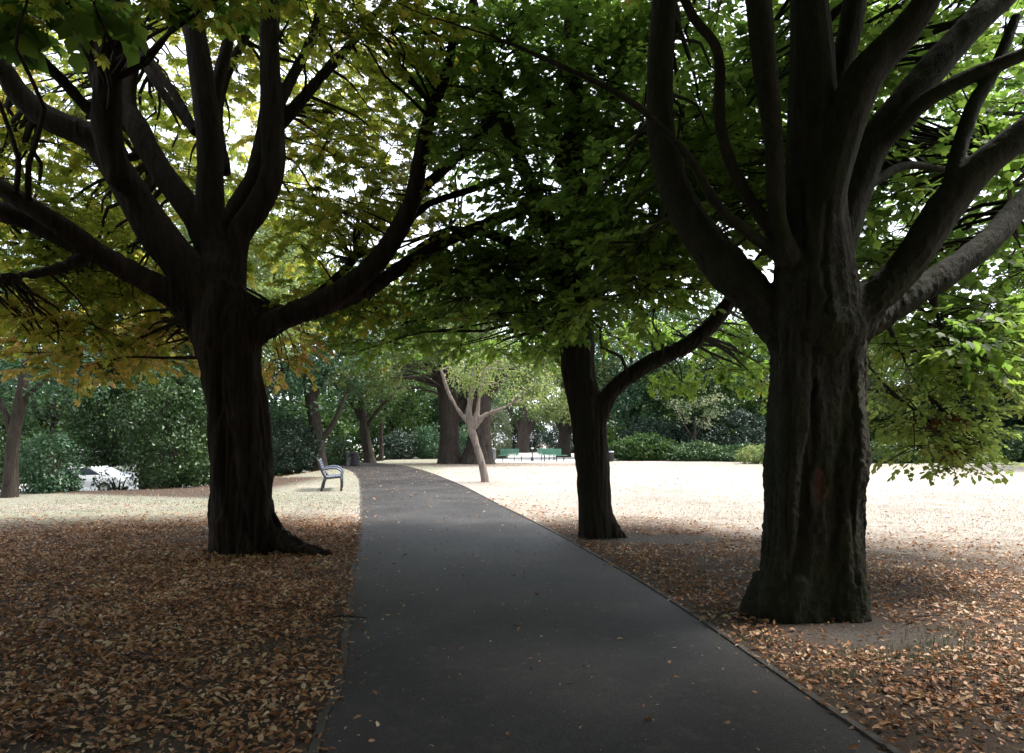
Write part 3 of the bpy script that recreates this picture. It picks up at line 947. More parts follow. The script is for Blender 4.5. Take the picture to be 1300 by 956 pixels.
far_tree('young_tree', 'thin straight young tree at the far bend of the path', b,
         [(v(b.x, 52, -.3), .2), (v(b.x, 52, 1.5), .15), (v(b.x, 52, 4), .13), (v(b.x + .2, 52, 7), .08)],
         [[(v(b.x, 52, 3), .08), (v(b.x + .8, 52, 5), .05)]], [((b.x + .4, 52.5, 6.4), (3, 2.5, 2.6), 40)], M['bark_far'], M['leaf_green'], lsize=.24, dens=120)

# left edge trunk
Y5 = 18.9
b = px_base(14, Y5)
far_tree('edge_tree', 'grey-trunked tree leaning right at the left edge of the lawn', b,
         [(v(b.x - .05, Y5, -.2), .25), (at(13, 620, Y5), .2), (at(15, 580, Y5), .17), (at(20, 540, Y5), .15), (at(30, 490, Y5), .15), (at(40, 430, Y5), .11)],
         [[(at(17, 560, Y5), .1), (at(5, 520, Y5), .07), (at(-10, 490, Y5), .05)], [(at(24, 515, Y5), .1), (at(48, 490, Y5), .07), (at(75, 470, Y5), .04)]],
         [(at(30, 470, Y5 + .5), (2.4, 2.0, 1.2), 44), (at(60, 400, Y5 + 2), (3.6, 2.4, 2.0), 50), (at(-60, 440, Y5 + 1), (2.2, 2, 2), 30)], M['bark_far'], M['leaf_blue'], lsize=.15, dens=210, clump_r=.5)

# background trees with crowns seen between the boughs
bg = [
    (285, 27.5, 9.0, 4.6, 4.2, 90, 'leaf_yellow', 'tall yellow-green tree seen between the limbs of the ridged tree'),
    (215, 26.5, 8.8, 4.2, 3.6, 80, 'leaf_lime', 'light green tree high above the laurel shrub on the left'),
    (322, 33, 9.8, 4.2, 3.8, 80, 'leaf_lime', 'light green tree whose high crown stands over the blue-grey bench'),
    # px, Y, crown z, rx, rz, n, mat, label
    (190, 29, 6.6, 4.6, 3.8, 100, 'leaf_green', 'round green tree behind the big evergreen shrub, left of the ridged trunk'),
    (60, 33, 7.0, 5.5, 4.6, 90, 'leaf_blue', 'tall blue-green tree behind the white car'),
    (-70, 30, 6.0, 5.0, 4.6, 70, 'leaf_green', 'broad green tree past the left edge of the lawn'),
    (320, 42, 7.5, 5.5, 5.0, 90, 'leaf_blue', 'feathery blue-green tree between the ridged trunk and the blue-grey bench'),
    (500, 62, 7.5, 5.5, 5.0, 80, 'leaf_green', 'dark green tree closing the view along the path'),
    (590, 66, 7.5, 5.0, 5.2, 80, 'leaf_blue', 'blue-green tree seen between the twin dark trunks'),
    (800, 60, 6.6, 5.0, 4.4, 90, 'leaf_blue', 'blue-green tree above the hedge, right of the straight trunk'),
    (880, 58, 6.8, 4.6, 4.4, 90, 'leaf_green', 'green tree above the hedge behind the pale weeping shrub'),
    (965, 60, 6.4, 4.8, 4.2, 80, 'leaf_green', 'bushy green tree above the hedge, hidden partly by the stout trunk'),
    (1060, 62, 6.0, 5.0, 4.0, 70, 'leaf_dark', 'dark yew-like tree hidden mostly behind the stout trunk'),
    (1150, 56, 5.4, 5.0, 3.6, 90, 'leaf_lime', 'light green tree behind the low hanging leaves on the right'),
    (1250, 54, 5.2, 4.6, 3.9, 90, 'leaf_blue', 'blue-green tree near the right edge beyond the field'),
    (1345, 52, 6.4, 5.0, 4.6, 80, 'leaf_green', 'tall green tree at the right edge beyond the field'),
]
for (px, Y, cz, rx, rz, n, mt, lab) in bg:
    if Y > 40:
        cz, rz, n = cz * 1.3, rz * 1.35, int(n * 1.5)
    b = px_base(px, Y)
    b.z = float(height(np.array(b.x), np.array(b.y)))
    x = b.x
    w = .32
    far_tree('background_tree', lab, b, [(v(x, Y, b.z - .3), w * 1.4), (v(x, Y, 1.2), w), (v(x + .2, Y, cz * .6), w * .7), (v(x, Y, cz + rz * .4), w * .3)],
             [[(v(x, Y, 1.8), w * .5), (v(x + rx * .3, Y, cz * .7), w * .3), (v(x + rx * .5, Y, cz), w * .15)], [(v(x, Y, 2), w * .5), (v(x - rx * .3, Y, cz * .7), w * .3), (v(x - rx * .55, Y, cz), w * .15)]],
             [((x, Y, cz), (rx, rx * .75, rz), int(n * 1.7)), ((x, Y - rx * .3, cz - rz * .6), (rx * .9, rx * .45, rz * .5), n // 2)], M['bark_far'], M[mt],
             lsize=.26 if Y > 40 else .2, dens=110 if Y > 40 else 150, clump_r=.85 if Y > 40 else .7, boughs=False)

# unseen trees added at the camera's back to shade the foreground
proto = None
for (x, y, lab) in [(-4.2, -3.5, 'unseen tree added for shade on the left side of the path, behind the viewpoint'), (4.6, -3.0, 'unseen tree added for shade on the right side of the path, behind the viewpoint'),
                    (-11.5, -1.5, 'unseen tree added for shade left of the avenue, level with the viewpoint'), (12.5, -3.5, 'unseen tree added for shade right of the avenue, level with the viewpoint'),
                    (0.5, -12.5, 'unseen tree added for shade far behind the viewpoint beside the path'), (-9.5, -12, 'unseen tree added for shade far behind the viewpoint on the left'), (9.5, -12, 'unseen tree added for shade far behind the viewpoint on the right')]:
    b = v(x, y, 0)
    if proto:
        r_ = proto.copy()
        COL.objects.link(r_)
        r_.location = b
        r_.rotation_euler.z = x * 1.3
        r_['label'] = lab
        for ch in proto.children:
            c_ = ch.copy()
            COL.objects.link(c_)
            c_.parent = r_
            c_.location = ch.location
        continue
    proto = far_tree('avenue_tree', lab, b, [(v(x, y, -.3), .55), (v(x, y, 1), .42), (v(x, y, 3), .42), (v(x, y, 7), .25)],
             [[(v(x, y, 2.6), .25), (v(x + 2, y, 5), .18), (v(x + 3.5, y, 7), .1)], [(v(x, y, 2.6), .25), (v(x - 2, y, 5), .18), (v(x - 3.5, y, 7), .1)]],
             [((x, y - 1.2, 7.3), (6.5, 5.4, 4.8), 260)], M['bark_left'], M['leaf_mid'], lsize=.34, dens=60, clump_r=1.0, boughs=False)


# ================================================================== shrubs
def shrub(name, label, x0, x1, ytop, ybase, Y, mat, lsize=.12, dens=260, n=None, depth=1.6, tmpl=KITE, z0=0.0, clump=.38, cat='shrub', group=None):
    w = (x1 - x0) / F * Y / 2
    cx = ((x0 + x1) / 2 - CX) / F * Y
    zt = CAMZ - (ytop - HY) / F * Y
    base = v(cx, Y, z0)
    root = empty(name, base)
    tag(root, label, cat, group)
    h = zt - z0
    n = n or int(26 * (w * 2) * h / (clump / .38) ** 2 * 1.0)
    C, Rr = [], []
    while len(C) < n:
        d = rdir(1)[0] * rs.uniform(.55, 1) ** .5
        k = 1 + .25 * mnoise.noise(Vector(d * 2.5) + Vector((cx, Y, 0)))
        p = np.array([cx, Y, z0 + h * .42]) + d * np.array([w, depth, h * .56]) * k
        if p[2] < z0 + .12:
            p[2] = z0 + .12 + rs.uniform(0, .3)
        C.append(p)
        Rr.append(clump * rs.uniform(.6, 1.3))
    P, Fd, U, sz = blob_leaves(C, Rr, dens * 1.25, lsize, None)
    P[:, 2] = np.maximum(P[:, 2], z0 + .03)
    rel(scatter('foliage', tmpl, P, Fd, U, sz, M[mat], root), base)
    bm = bmesh.new()
    for k in range(7):
        a = k * .9
        add_tube(bm, [v(cx + .1 * math.cos(a), Y + .1 * math.sin(a), z0 - .1), v(cx + w * .25 * math.cos(a), Y + depth * .25 * math.sin(a), z0 + h * .3), v(cx + w * .4 * math.cos(a), Y + depth * .4 * math.sin(a), z0 + h * .55)], [.04, .03, .01], n=5, sub=2)
    rel(obj_bm('stem', bm, M['bark_far'], root, True), base)
    return root


shrub('evergreen_shrub', 'large glossy evergreen shrub reaching the lawn, just left of the ridged trunk', 165, 300, 445, 612, 24.5, 'leaf_shrub', lsize=.13, dens=260, depth=2.4, clump=.45)
shrub('evergreen_shrub', 'tall arching evergreen shrub overhanging the gap where the white car shows', 95, 190, 420, 600, 27.5, 'leaf_shrub', lsize=.13, dens=240, depth=1.8, z0=.6, clump=.42)
shrub('laurel_shrub', 'blue-green shrub beside the grey trunk at the left edge of the lawn', 28, 96, 548, 630, 21.0, 'leaf_blue', lsize=.12, dens=300, depth=1.0, z0=-.05, clump=.3)
shrub('loose_shrub', 'low thin shrub in front of the rear of the white car', 122, 178, 592, 626, 25.5, 'leaf_shrub', lsize=.12, dens=150, depth=.7, z0=-.35, clump=.22, n=26)
shrub('laurel_shrub', 'low dark shrub cut by the left edge of the photo', -70, 8, 540, 628, 21.5, 'leaf_shrub', lsize=.12, dens=300, depth=1.2, clump=.35)
shrub('yew_bush', 'dark low bush between the ridged trunk and the blue-grey bench', 330, 402, 528, 602, 36, 'leaf_dark', lsize=.12, dens=260, depth=1.6)
shrub('green_bush', 'green bush behind the blue-grey bench and left of the litter bin', 410, 445, 555, 590, 43, 'leaf_shrub', lsize=.14, dens=240, depth=1.0, z0=0)
shrub('yew_bush', 'dark bush at the path bend right of the thin young tree', 485, 530, 548, 584, 56, 'leaf_dark', lsize=.16, dens=200, depth=1.4)
shrub('green_bush', 'rounded bush just left of the twin dark trunks', 525, 560, 538, 582, 57, 'leaf_blue', lsize=.16, dens=200, depth=1.4)
shrub('pale_bush', 'blue-green bush seen in the gap between the twin dark trunks', 578, 602, 540, 584, 55, 'leaf_blue', lsize=.15, dens=220, depth=1.2)
shrub('pale_bush', 'pale grey-green bush just right of the twin trunks beside the litter bin', 612, 648, 512, 578, 58, 'leaf_pale', lsize=.17, dens=170, depth=1.5)
shrub('yew_bush', 'dark bush behind the left green bench', 640, 690, 520, 576, 86, 'leaf_dark', lsize=.22, dens=120, depth=2, clump=.6)
shrub('yew_bush', 'dark bush behind the two right-hand green benches', 690, 745, 535, 577, 80, 'leaf_dark', lsize=.22, dens=120, depth=2, clump=.6)
shrub('spiky_shrub', 'bright green narrow-leaved shrub beside the bin, right of the straight trunk', 776, 858, 553, 587, 52, 'leaf_green', lsize=.22, dens=260, depth=1.4, tmpl=NEEDLE and KITE, clump=.34)
shrub('spiky_shrub', 'low dark green hedge shrub in the middle of the field edge', 845, 925, 563, 588, 51, 'leaf_shrub', lsize=.2, dens=260, depth=1.3, clump=.34)
shrub('spiky_shrub', 'low hedge shrub touching the left side of the stout trunk', 910, 1000, 566, 589, 50, 'leaf_shrub', lsize=.2, dens=260, depth=1.3, clump=.34)
shrub('yew_bush', 'dark bush rising behind the bright narrow-leaved shrub', 790, 860, 530, 580, 56, 'leaf_dark', lsize=.17, dens=200, depth=1.6, clump=.5)
shrub('yew_bush', 'wide dark bush behind the low hedge, under the pale weeping shrub', 850, 985, 518, 580, 56, 'leaf_dark', lsize=.17, dens=200, depth=2, clump=.5)
b = px_base(880, 53)
far_tree('weeping_tree', 'small pale silvery weeping tree over the dark hedge at the far field edge', b,
         [(v(b.x, 53, -.2), .16), (v(b.x + .1, 53, 1.5), .12), (v(b.x + .2, 53, 3.4), .07)],
         [[(v(b.x, 53, 1.6), .07), (v(b.x - 1.2, 53, 3.6), .04)], [(v(b.x, 53, 1.6), .07), (v(b.x + 1.4, 53, 3.9), .04)]],
         [((b.x - 1.3, 52.5, 3.9), (1.1, .9, 1.3), 14), ((b.x + .3, 52.6, 5.0), (1.7, 1, 1.2), 20), ((b.x + 1.9, 52.6, 4.2), (1.1, .9, 1.1), 12), ((b.x + .7, 52.4, 3.2), (1.5, .8, .7), 9), ((b.x - 2.2, 52.6, 5.2), (.8, .8, .7), 6)],
         M['bark_far'], M['leaf_pale'], tmpl=KITE, lsize=.17, dens=95, clump_r=.45)
shrub('green_bush', 'yellow-green low bush beside the left side of the stout trunk', 938, 982, 566, 590, 45, 'leaf_yellow', lsize=.15, dens=200, depth=.7, clump=.26)
shrub('spiky_shrub', 'low green hedge shrub just right of the stout trunk', 1090, 1170, 560, 592, 46.5, 'leaf_shrub', lsize=.18, dens=260, depth=1.3, clump=.36)
shrub('spiky_shrub', 'dark hedge shrub behind the tip of the low hanging leaves', 1160, 1250, 556, 591, 47, 'leaf_shrub', lsize=.18, dens=240, depth=1.3, clump=.36)
shrub('green_bush', 'green bush at the right edge of the photo beyond the field', 1240, 1330, 545, 588, 49, 'leaf_shrub', lsize=.18, dens=240, depth=1.5, clump=.4)

# far-off wood closing the park; unseen sides and back added to block low light
C, Rr = [], []
for k in range(3600):
    a = rs.uniform(-180, 180)
    d = rs.uniform(88, 100) if abs(a) < 40 else rs.uniform(48, 60)
    x, y = d * math.sin(R(a)), d * math.cos(R(a))
    hh = 13 + 4 * mnoise.noise(Vector((a * .12, 3, 0)))
    C.append(np.array([x, y, rs.uniform(.2, 1) ** .8 * hh - .4 + float(height(np.array(x), np.array(y)))]))
    Rr.append(rs.uniform(1.2, 2.2))
for k in range(1900):
    a = rs.uniform(-56, 50)
    if -3.5 < a < 7.5:
        continue
    d = rs.uniform(64, 72) if a > -14 else rs.uniform(56, 62)
    x, y = d * math.sin(R(a)), d * math.cos(R(a))
    C.append(np.array([x, y, rs.uniform(.3, 5.5) + float(height(np.array(x), np.array(y)))]))
    Rr.append(rs.uniform(.9, 1.5))
P, Fd, U, sz = blob_leaves(C, Rr, 34, .5, None)
o = scatter('far_wood', KITE, P, Fd, U, sz, M['leaf_green'])
tag(o, 'distant dark belt of woodland closing the park, carried on unseen behind the viewpoint to block light', 'woodland', kind='stuff')


# ================================================================== ground
def ground_mat():
    m, nt, nd, lk = new_mat('park_ground')
    geo = N(nd, 'ShaderNodeNewGeometry')
    sx = N(nd, 'ShaderNodeSeparateXYZ')
    lk.new(geo.outputs['Position'], sx.inputs[0])
    pos = geo.outputs['Position']

    def noise(scale, det=4.0, rough=0.55):
        n = N(nd, 'ShaderNodeTexNoise', i_Scale=scale, i_Detail=det, i_Roughness=rough)
        lk.new(pos, n.inputs['Vector'])
        return n.outputs['Fac']

    def math_(op, a, b=None, c=None, clamp=False):
        n = N(nd, 'ShaderNodeMath', operation=op, use_clamp=clamp)
        for i, q in enumerate((a, b, c)):
            if q is None:
                continue
            if isinstance(q, (int, float)):
                n.inputs[i].default_value = q
            else:
                lk.new(q, n.inputs[i])
        return n.outputs[0]

    def sstep(val, a, b_):
        n = N(nd, 'ShaderNodeMapRange', interpolation_type='SMOOTHSTEP')
        n.inputs[1].default_value = a
        n.inputs[2].default_value = b_
        lk.new(val, n.inputs[0])
        return n.outputs[0]

    def dist(x, y, sxx=1.0, syy=1.0):
        dx = math_('MULTIPLY', math_('SUBTRACT', sx.outputs[0], x), sxx)
        dy = math_('MULTIPLY', math_('SUBTRACT', sx.outputs[1], y), syy)
        return math_('SQRT', math_('ADD', math_('MULTIPLY', dx, dx), math_('MULTIPLY', dy, dy)))

    def mix(fac, a, b_):
        n = N(nd, 'ShaderNodeMix', data_type='RGBA')
        if isinstance(fac, (int, float)):
            n.inputs[0].default_value = fac
        else:
            lk.new(fac, n.inputs[0])
        for s, q in ((6, a), (7, b_)):
            if isinstance(q, tuple):
                n.inputs[s].default_value = (*q, 1)
            else:
                lk.new(q, n.inputs[s])
        return n.outputs[2]

    nb = noise(0.35, 5)
    nm = noise(3.0, 6, .65)
    nf = noise(35.0, 5, .7)
    ns = noise(110.0, 3, .7)
    # dry mown grass
    straw = ramp(nd, [(.3, (.20, .17, .14)), (.5, (.32, .288, .255)), (.75, (.46, .42, .385))])
    lk.new(nf, straw.inputs[0])
    green = ramp(nd, [(.3, (.11, .125, .08)), (.55, (.185, .20, .145)), (.75, (.27, .275, .22))])
    lk.new(nf, green.inputs[0])
    # greener strip left of the path, darkened for tree shade, and along the far hedge
    left = math_('SUBTRACT', 1.0, sstep(sx.outputs[0], -4.5, -3.0))
    far = math_('MULTIPLY', sstep(sx.outputs[1], 33, 42), sstep(sx.outputs[0], 9, 16))
    gm = math_('MAXIMUM', math_('MULTIPLY', left, 0.75), math_('MULTIPLY', far, 0.55))
    gm = math_('MULTIPLY', gm, sstep(math_('ADD', nb, math_('MULTIPLY', nm, .3)), .35, .75))
    lawn = mix(gm, straw.outputs[0], green.outputs[0])
    mot = ramp(nd, [(.36, (.62, .60, .56)), (.5, (.95, .94, .92)), (.66, (1.12, 1.12, 1.1))])
    lk.new(math_('ADD', math_('MULTIPLY', nm, .65), math_('MULTIPLY', nb, .35)), mot.inputs[0])
    mo = N(nd, 'ShaderNodeMix', data_type='RGBA', blend_type='MULTIPLY')
    mo.inputs[0].default_value = 1
    lk.new(lawn, mo.inputs[6])
    lk.new(mot.outputs[0], mo.inputs[7])
    lawn = mo.outputs[2]
    # bare soil with crumbled litter
    soil = ramp(nd, [(.28, (.030, .024, .021)), (.5, (.062, .047, .038)), (.62, (.115, .072, .044)), (.75, (.17, .115, .07))])
    lk.new(math_('ADD', math_('MULTIPLY', nf, .6), math_('MULTIPLY', ns, .4)), soil.inputs[0])
    dust = ramp(nd, [(.3, (.05, .042, .038)), (.7, (.115, .10, .09))])
    lk.new(nf, dust.inputs[0])
    # how far each canopy keeps the grass down
    edge = math_('ADD', math_('MULTIPLY', nb, 1.6), math_('MULTIPLY', nm, 1.6))
    dl = math_('ADD', dist(-4.2, 7.6, .55, 1.0), edge)
    mL = math_('SUBTRACT', 1.0, sstep(dl, 5.4, 9.4))
    dr = math_('ADD', dist(3.0, 6.0, .75, 1.0), edge)
    mR = math_('SUBTRACT', 1.0, sstep(dr, 4.4, 7.6))
    dm = math_('ADD', dist(1.4, 11.2, 1.0, 1.0), edge)
    mM = math_('SUBTRACT', 1.0, sstep(dm, 3.0, 5.6))
    dt = math_('ADD', dist(-2.2, 43.5, .35, 1.0), edge)
    mT = math_('MULTIPLY', math_('SUBTRACT', 1.0, sstep(dt, 2.6, 5.6)), .45)  # dark strip under the twin trees: some soil, plus their leafy shade painted in
    # soil under the shrubs along the left edge
    lx = math_('ADD', sx.outputs[1], math_('MULTIPLY', sx.outputs[0], .32))
    mS = math_('MULTIPLY', math_('MULTIPLY', sstep(math_('ADD', lx, math_('MULTIPLY', nm, 1.5)), 16.2, 17.2), math_('SUBTRACT', 1.0, sstep(sx.outputs[0], -8.5, -7.0))), math_('SUBTRACT', 1.0, sstep(sx.outputs[1], 28.5, 30)))
    msk = math_('MAXIMUM', math_('MAXIMUM', mL, mR), math_('MAXIMUM', math_('MAXIMUM', mM, mT), mS))
    col = mix(msk, lawn, soil.outputs[0])
    dd = math_('SUBTRACT', 1.0, sstep(math_('ADD', dist(2.9, 5.6, .8, 1.2), math_('MULTIPLY', nm, .8)), .45, 1.2))
    dd2 = math_('SUBTRACT', 1.0, sstep(math_('ADD', dist(2.2, 10.9, .6, 1.6), math_('MULTIPLY', nm, .6)), .7, 1.3))
    col = mix(math_('MAXIMUM', dd, dd2), col, dust.outputs[0])
    hgt = math_('ADD', math_('MULTIPLY', nf, .6), math_('MULTIPLY', ns, .5))
    bp = N(nd, 'ShaderNodeBump', i_Strength=.7, i_Distance=.03)
    lk.new(hgt, bp.inputs['Height'])
    pr = N(nd, 'ShaderNodeBsdfPrincipled', i_Roughness=.95)
    pr.inputs['Specular IOR Level'].default_value = .15
    lk.new(col, pr.inputs['Base Color'])
    lk.new(bp.outputs[0], pr.inputs['Normal'])
    out = N(nd, 'ShaderNodeOutputMaterial')
    lk.new(pr.outputs[0], out.inputs[0])
    return m


# path edges (metres), from the photo
PL = [(-30, 1.0), (-8, .35), (0, -.55), (3, -.93), (4.5, -1.10), (8.5, -1.93), (12.5, -2.75), (16.9, -3.7), (22, -4.85), (27, -6.0), (33, -7.6), (38, -9.3), (42, -11.2), (46, -13.8), (50, -17.5)]
PR = [(-30, 4.6), (-8, 3.6), (0, 2.35), (3, 1.98), (4.5, 1.80), (6, 1.66), (7.4, 1.48), (8.5, 1.29), (11.5, .76), (14, .24), (16.9, -.38), (20, -1.0), (23, -1.6), (26, -2.3), (30, -3.25), (35.6, -4.7), (41, -6.4), (46, -9.0), (51, -13), (56, -17.5)]


def edge_pts(E, n):
    ys = np.array([e[0] for e in E], float)
    xs = np.array([e[1] for e in E], float)
    t = np.linspace(0, 1, n)
    s = np.concatenate([[0], np.cumsum(np.hypot(np.diff(xs), np.diff(ys)))])
    s /= s[-1]
    x, y = np.interp(t, s, xs), np.interp(t, s, ys)
    for _ in range(6):
        x[1:-1] = (x[:-2] + 2 * x[1:-1] + x[2:]) / 4
        y[1:-1] = (y[:-2] + 2 * y[1:-1] + y[2:]) / 4
    return x, y


def path_x(E, y):
    return np.interp(y, [e[0] for e in E], [e[1] for e in E])


xs = np.unique(np.concatenate([np.linspace(-350, -60, 12), np.linspace(-60, 60, 121), np.linspace(60, 350, 12)]))
ys = np.unique(np.concatenate([np.linspace(-350, -40, 10), np.linspace(-40, 110, 151), np.linspace(110, 350, 10)]))
GX, GY = np.meshgrid(xs, ys, indexing='ij')
GZ = height(GX, GY)
V = np.stack([GX, GY, GZ], -1).reshape(-1, 3)
ny = len(ys)
i, j = np.meshgrid(np.arange(len(xs) - 1), np.arange(ny - 1), indexing='ij')
a = (i * ny + j).ravel()
loops = np.stack([a, a + ny, a + ny + 1, a + 1], 1).ravel()
g = mesh_np('ground', V, loops, np.arange(len(a)) * 4, ground_mat(), smooth_=True)
tag(g, 'dry lawn and bare soil of the park', 'ground', kind='structure')


def asphalt():
    m, nt, nd, lk = new_mat('worn_asphalt')
    geo = N(nd, 'ShaderNodeNewGeometry')
    pos = geo.outputs['Position']
    n1 = N(nd, 'ShaderNodeTexNoise', i_Scale=.7, i_Detail=5.0, i_Roughness=.6)
    n2 = N(nd, 'ShaderNodeTexNoise', i_Scale=70.0, i_Detail=5.0, i_Roughness=.9)
    n4 = N(nd, 'ShaderNodeTexNoise', i_Scale=9.0, i_Detail=5.0, i_Roughness=.7)
    for n in (n1, n2, n4):
        lk.new(pos, n.inputs['Vector'])
    c1 = ramp(nd, [(.3, (.008, .0076, .008)), (.44, (.016, .015, .0155)), (.52, (.024, .0225, .0228)), (.7, (.040, .037, .036))])
    lk.new(n1.outputs[0], c1.inputs[0])
    c2 = ramp(nd, [(.3, (.4, .4, .4)), (.55, (1, 1, 1)), (.66, (3.4, 3.2, 3.0))])
    lk.new(n2.outputs[0], c2.inputs[0])
    mm = N(nd, 'ShaderNodeMix', data_type='RGBA', blend_type='MULTIPLY')
    mm.inputs[0].default_value = 1
    lk.new(c1.outputs[0], mm.inputs[6])
    lk.new(c2.outputs[0], mm.inputs[7])
    # hairline cracks
    dm = N(nd, 'ShaderNodeMix', data_type='RGBA')
    dm.inputs[0].default_value = .12
    lk.new(pos, dm.inputs[6])
    lk.new(n4.outputs['Color'], dm.inputs[7])
    vo = N(nd, 'ShaderNodeTexVoronoi', feature='DISTANCE_TO_EDGE', i_Scale=.33)
    lk.new(dm.outputs[2], vo.inputs['Vector'])
    cr = ramp(nd, [(.0, (1, 1, 1)), (.006, (0, 0, 0))])
    lk.new(vo.outputs[0], cr.inputs[0])
    mk = ramp(nd, [(.42, (0, 0, 0)), (.48, (1, 1, 1))])
    lk.new(n1.outputs[0], mk.inputs[0])
    mu = N(nd, 'ShaderNodeMath', operation='MULTIPLY')
    lk.new(cr.outputs[0], mu.inputs[0])
    lk.new(mk.outputs[0], mu.inputs[1])
    m2 = N(nd, 'ShaderNodeMix', data_type='RGBA')
    lk.new(mu.outputs[0], m2.inputs[0])
    lk.new(mm.outputs[2], m2.inputs[6])
    m2.inputs[7].default_value = (.015, .015, .015, 1)
    # brown dust and crumbs
    dr = ramp(nd, [(.55, (0, 0, 0)), (.8, (.55, .55, .55))])
    lk.new(n4.outputs[0], dr.inputs[0])
    m3 = N(nd, 'ShaderNodeMix', data_type='RGBA')
    lk.new(dr.outputs[0], m3.inputs[0])
    lk.new(m2.outputs[2], m3.inputs[6])
    m3.inputs[7].default_value = (.10, .085, .07, 1)
    bp = N(nd, 'ShaderNodeBump', i_Strength=.9, i_Distance=.01)
    lk.new(n2.outputs[0], bp.inputs['Height'])
    pr = N(nd, 'ShaderNodeBsdfPrincipled', i_Roughness=.66)
    pr.inputs['Specular IOR Level'].default_value = .30
    lk.new(m3.outputs[2], pr.inputs['Base Color'])
    lk.new(bp.outputs[0], pr.inputs['Normal'])
    out = N(nd, 'ShaderNodeOutputMaterial')
    lk.new(pr.outputs[0], out.inputs[0])
    return m


n = 220
lx_, ly_ = edge_pts(PL, n)
rx_, ry_ = edge_pts(PR, n)
# the tar edge wanders a little
lx_ = lx_ + np.array([mnoise.noise(Vector((0, y * 1.7, 5))) for y in ly_]) * .05
V = []
K = 9
for i in range(n):
    for k in range(K):
        t = k / (K - 1)
        V.append((lx_[i] * (1 - t) + rx_[i] * t, ly_[i] * (1 - t) + ry_[i] * t, .006 + .02 * math.sin(math.pi * t) ** .5 if 0 < t < 1 else .006))
loops, st = [], []
for i in range(n - 1):
    for k in range(K - 1):
        a = i * K + k
        st.append(len(loops))
        loops += [a, a + 1, a + K + 1, a + K]
p = mesh_np('path', np.array(V), loops, st, asphalt(), smooth_=True)
tag(p, 'worn dark asphalt path curving away under the trees', 'path', kind='structure')

M['edging'] = paint('edging', (.05, .043, .037), .9, var=.45, scale=6)
for (ex, ey, sgn, lab) in ((rx_, ry_, 1, 'right'), (lx_, ly_, -1, 'left')):
    bm = bmesh.new()
    prev = None
    for i in range(n):
        z = .018 + .006 * mnoise.noise(Vector((ex[i], ey[i] * 1.5, 0)))
        if sgn < 0:
            z = .011
        x0, x1 = ex[i] + sgn * .002, ex[i] + sgn * .055
        cur = [bm.verts.new((x0, ey[i], -.05)), bm.verts.new((x0, ey[i], z)), bm.verts.new((x1, ey[i], z - .004)), bm.verts.new((x1, ey[i], -.05))]
        if prev:
            for q in range(3):
                bm.faces.new((prev[q], prev[q + 1], cur[q + 1], cur[q]))
        prev = cur
    o = obj_bm('path_edging', bm, M['edging'])
    tag(o, 'narrow dark edging strip along the %s side of the path' % lab, 'kerb', kind='structure')

# pale paved court around the green benches, lower road on the left
M['court'] = paint('pale_court', (.52, .50, .48), .9, var=.12, scale=2)
M['road'] = paint('pale_road', (.42, .42, .42), .85, var=.12, scale=1.5)


def sheet(name, pts, mat, label, z=.008, cat='paving'):
    bm = bmesh.new()
    vs = [bm.verts.new((x, y, z)) for x, y in pts]
    bm.faces.new(vs)
    o = obj_bm(name, bm, mat)
    if o.data.polygons[0].normal.z < 0:
        o.data.flip_normals()
    return tag(o, label, cat, kind='structure')


sheet('paved_court', [(-2.6, 48), (-.8, 47), (2, 46.6), (5, 46.8), (5.6, 49), (8, 56), (12, 80), (-3, 84), (-2.4, 60)], M['court'], 'pale paved court under the green benches')
bm = bmesh.new()
prev = None
for k in range(31):
    x = -60 + k * 1.6
    z = -1.3 + .012 if x < -16 else float(height(np.array(x), np.array(36.0))) + .012
    cur = [bm.verts.new((x, 33.5, float(height(np.array(x), np.array(33.5))) + .012)), bm.verts.new((x, 47, float(height(np.array(x), np.array(47.0))) + .012))]
    if prev:
        bm.faces.new((prev[0], prev[1], cur[1], cur[0]))
    prev = cur
o = obj_bm('road', bm, M['road'])
tag(o, 'pale road below the park on the left', 'road', kind='structure')

# ------------------------------------------------------------------ fallen leaves (uncountable)
LIT = leaf_mat('fallen_leaf', [(0.0, (.06, .035, .024)), (.18, (.16, .085, .05)), (.38, (.34, .15, .07)), (.56, (.45, .23, .11)), (.75, (.50, .35, .22)), (.92, (.68, .55, .38)), (1.0, (.28, .32, .14))],
               transl=.12, tint=(1.1, 1, .9), rough=.6, clump=1.5, clump_amt=.35)


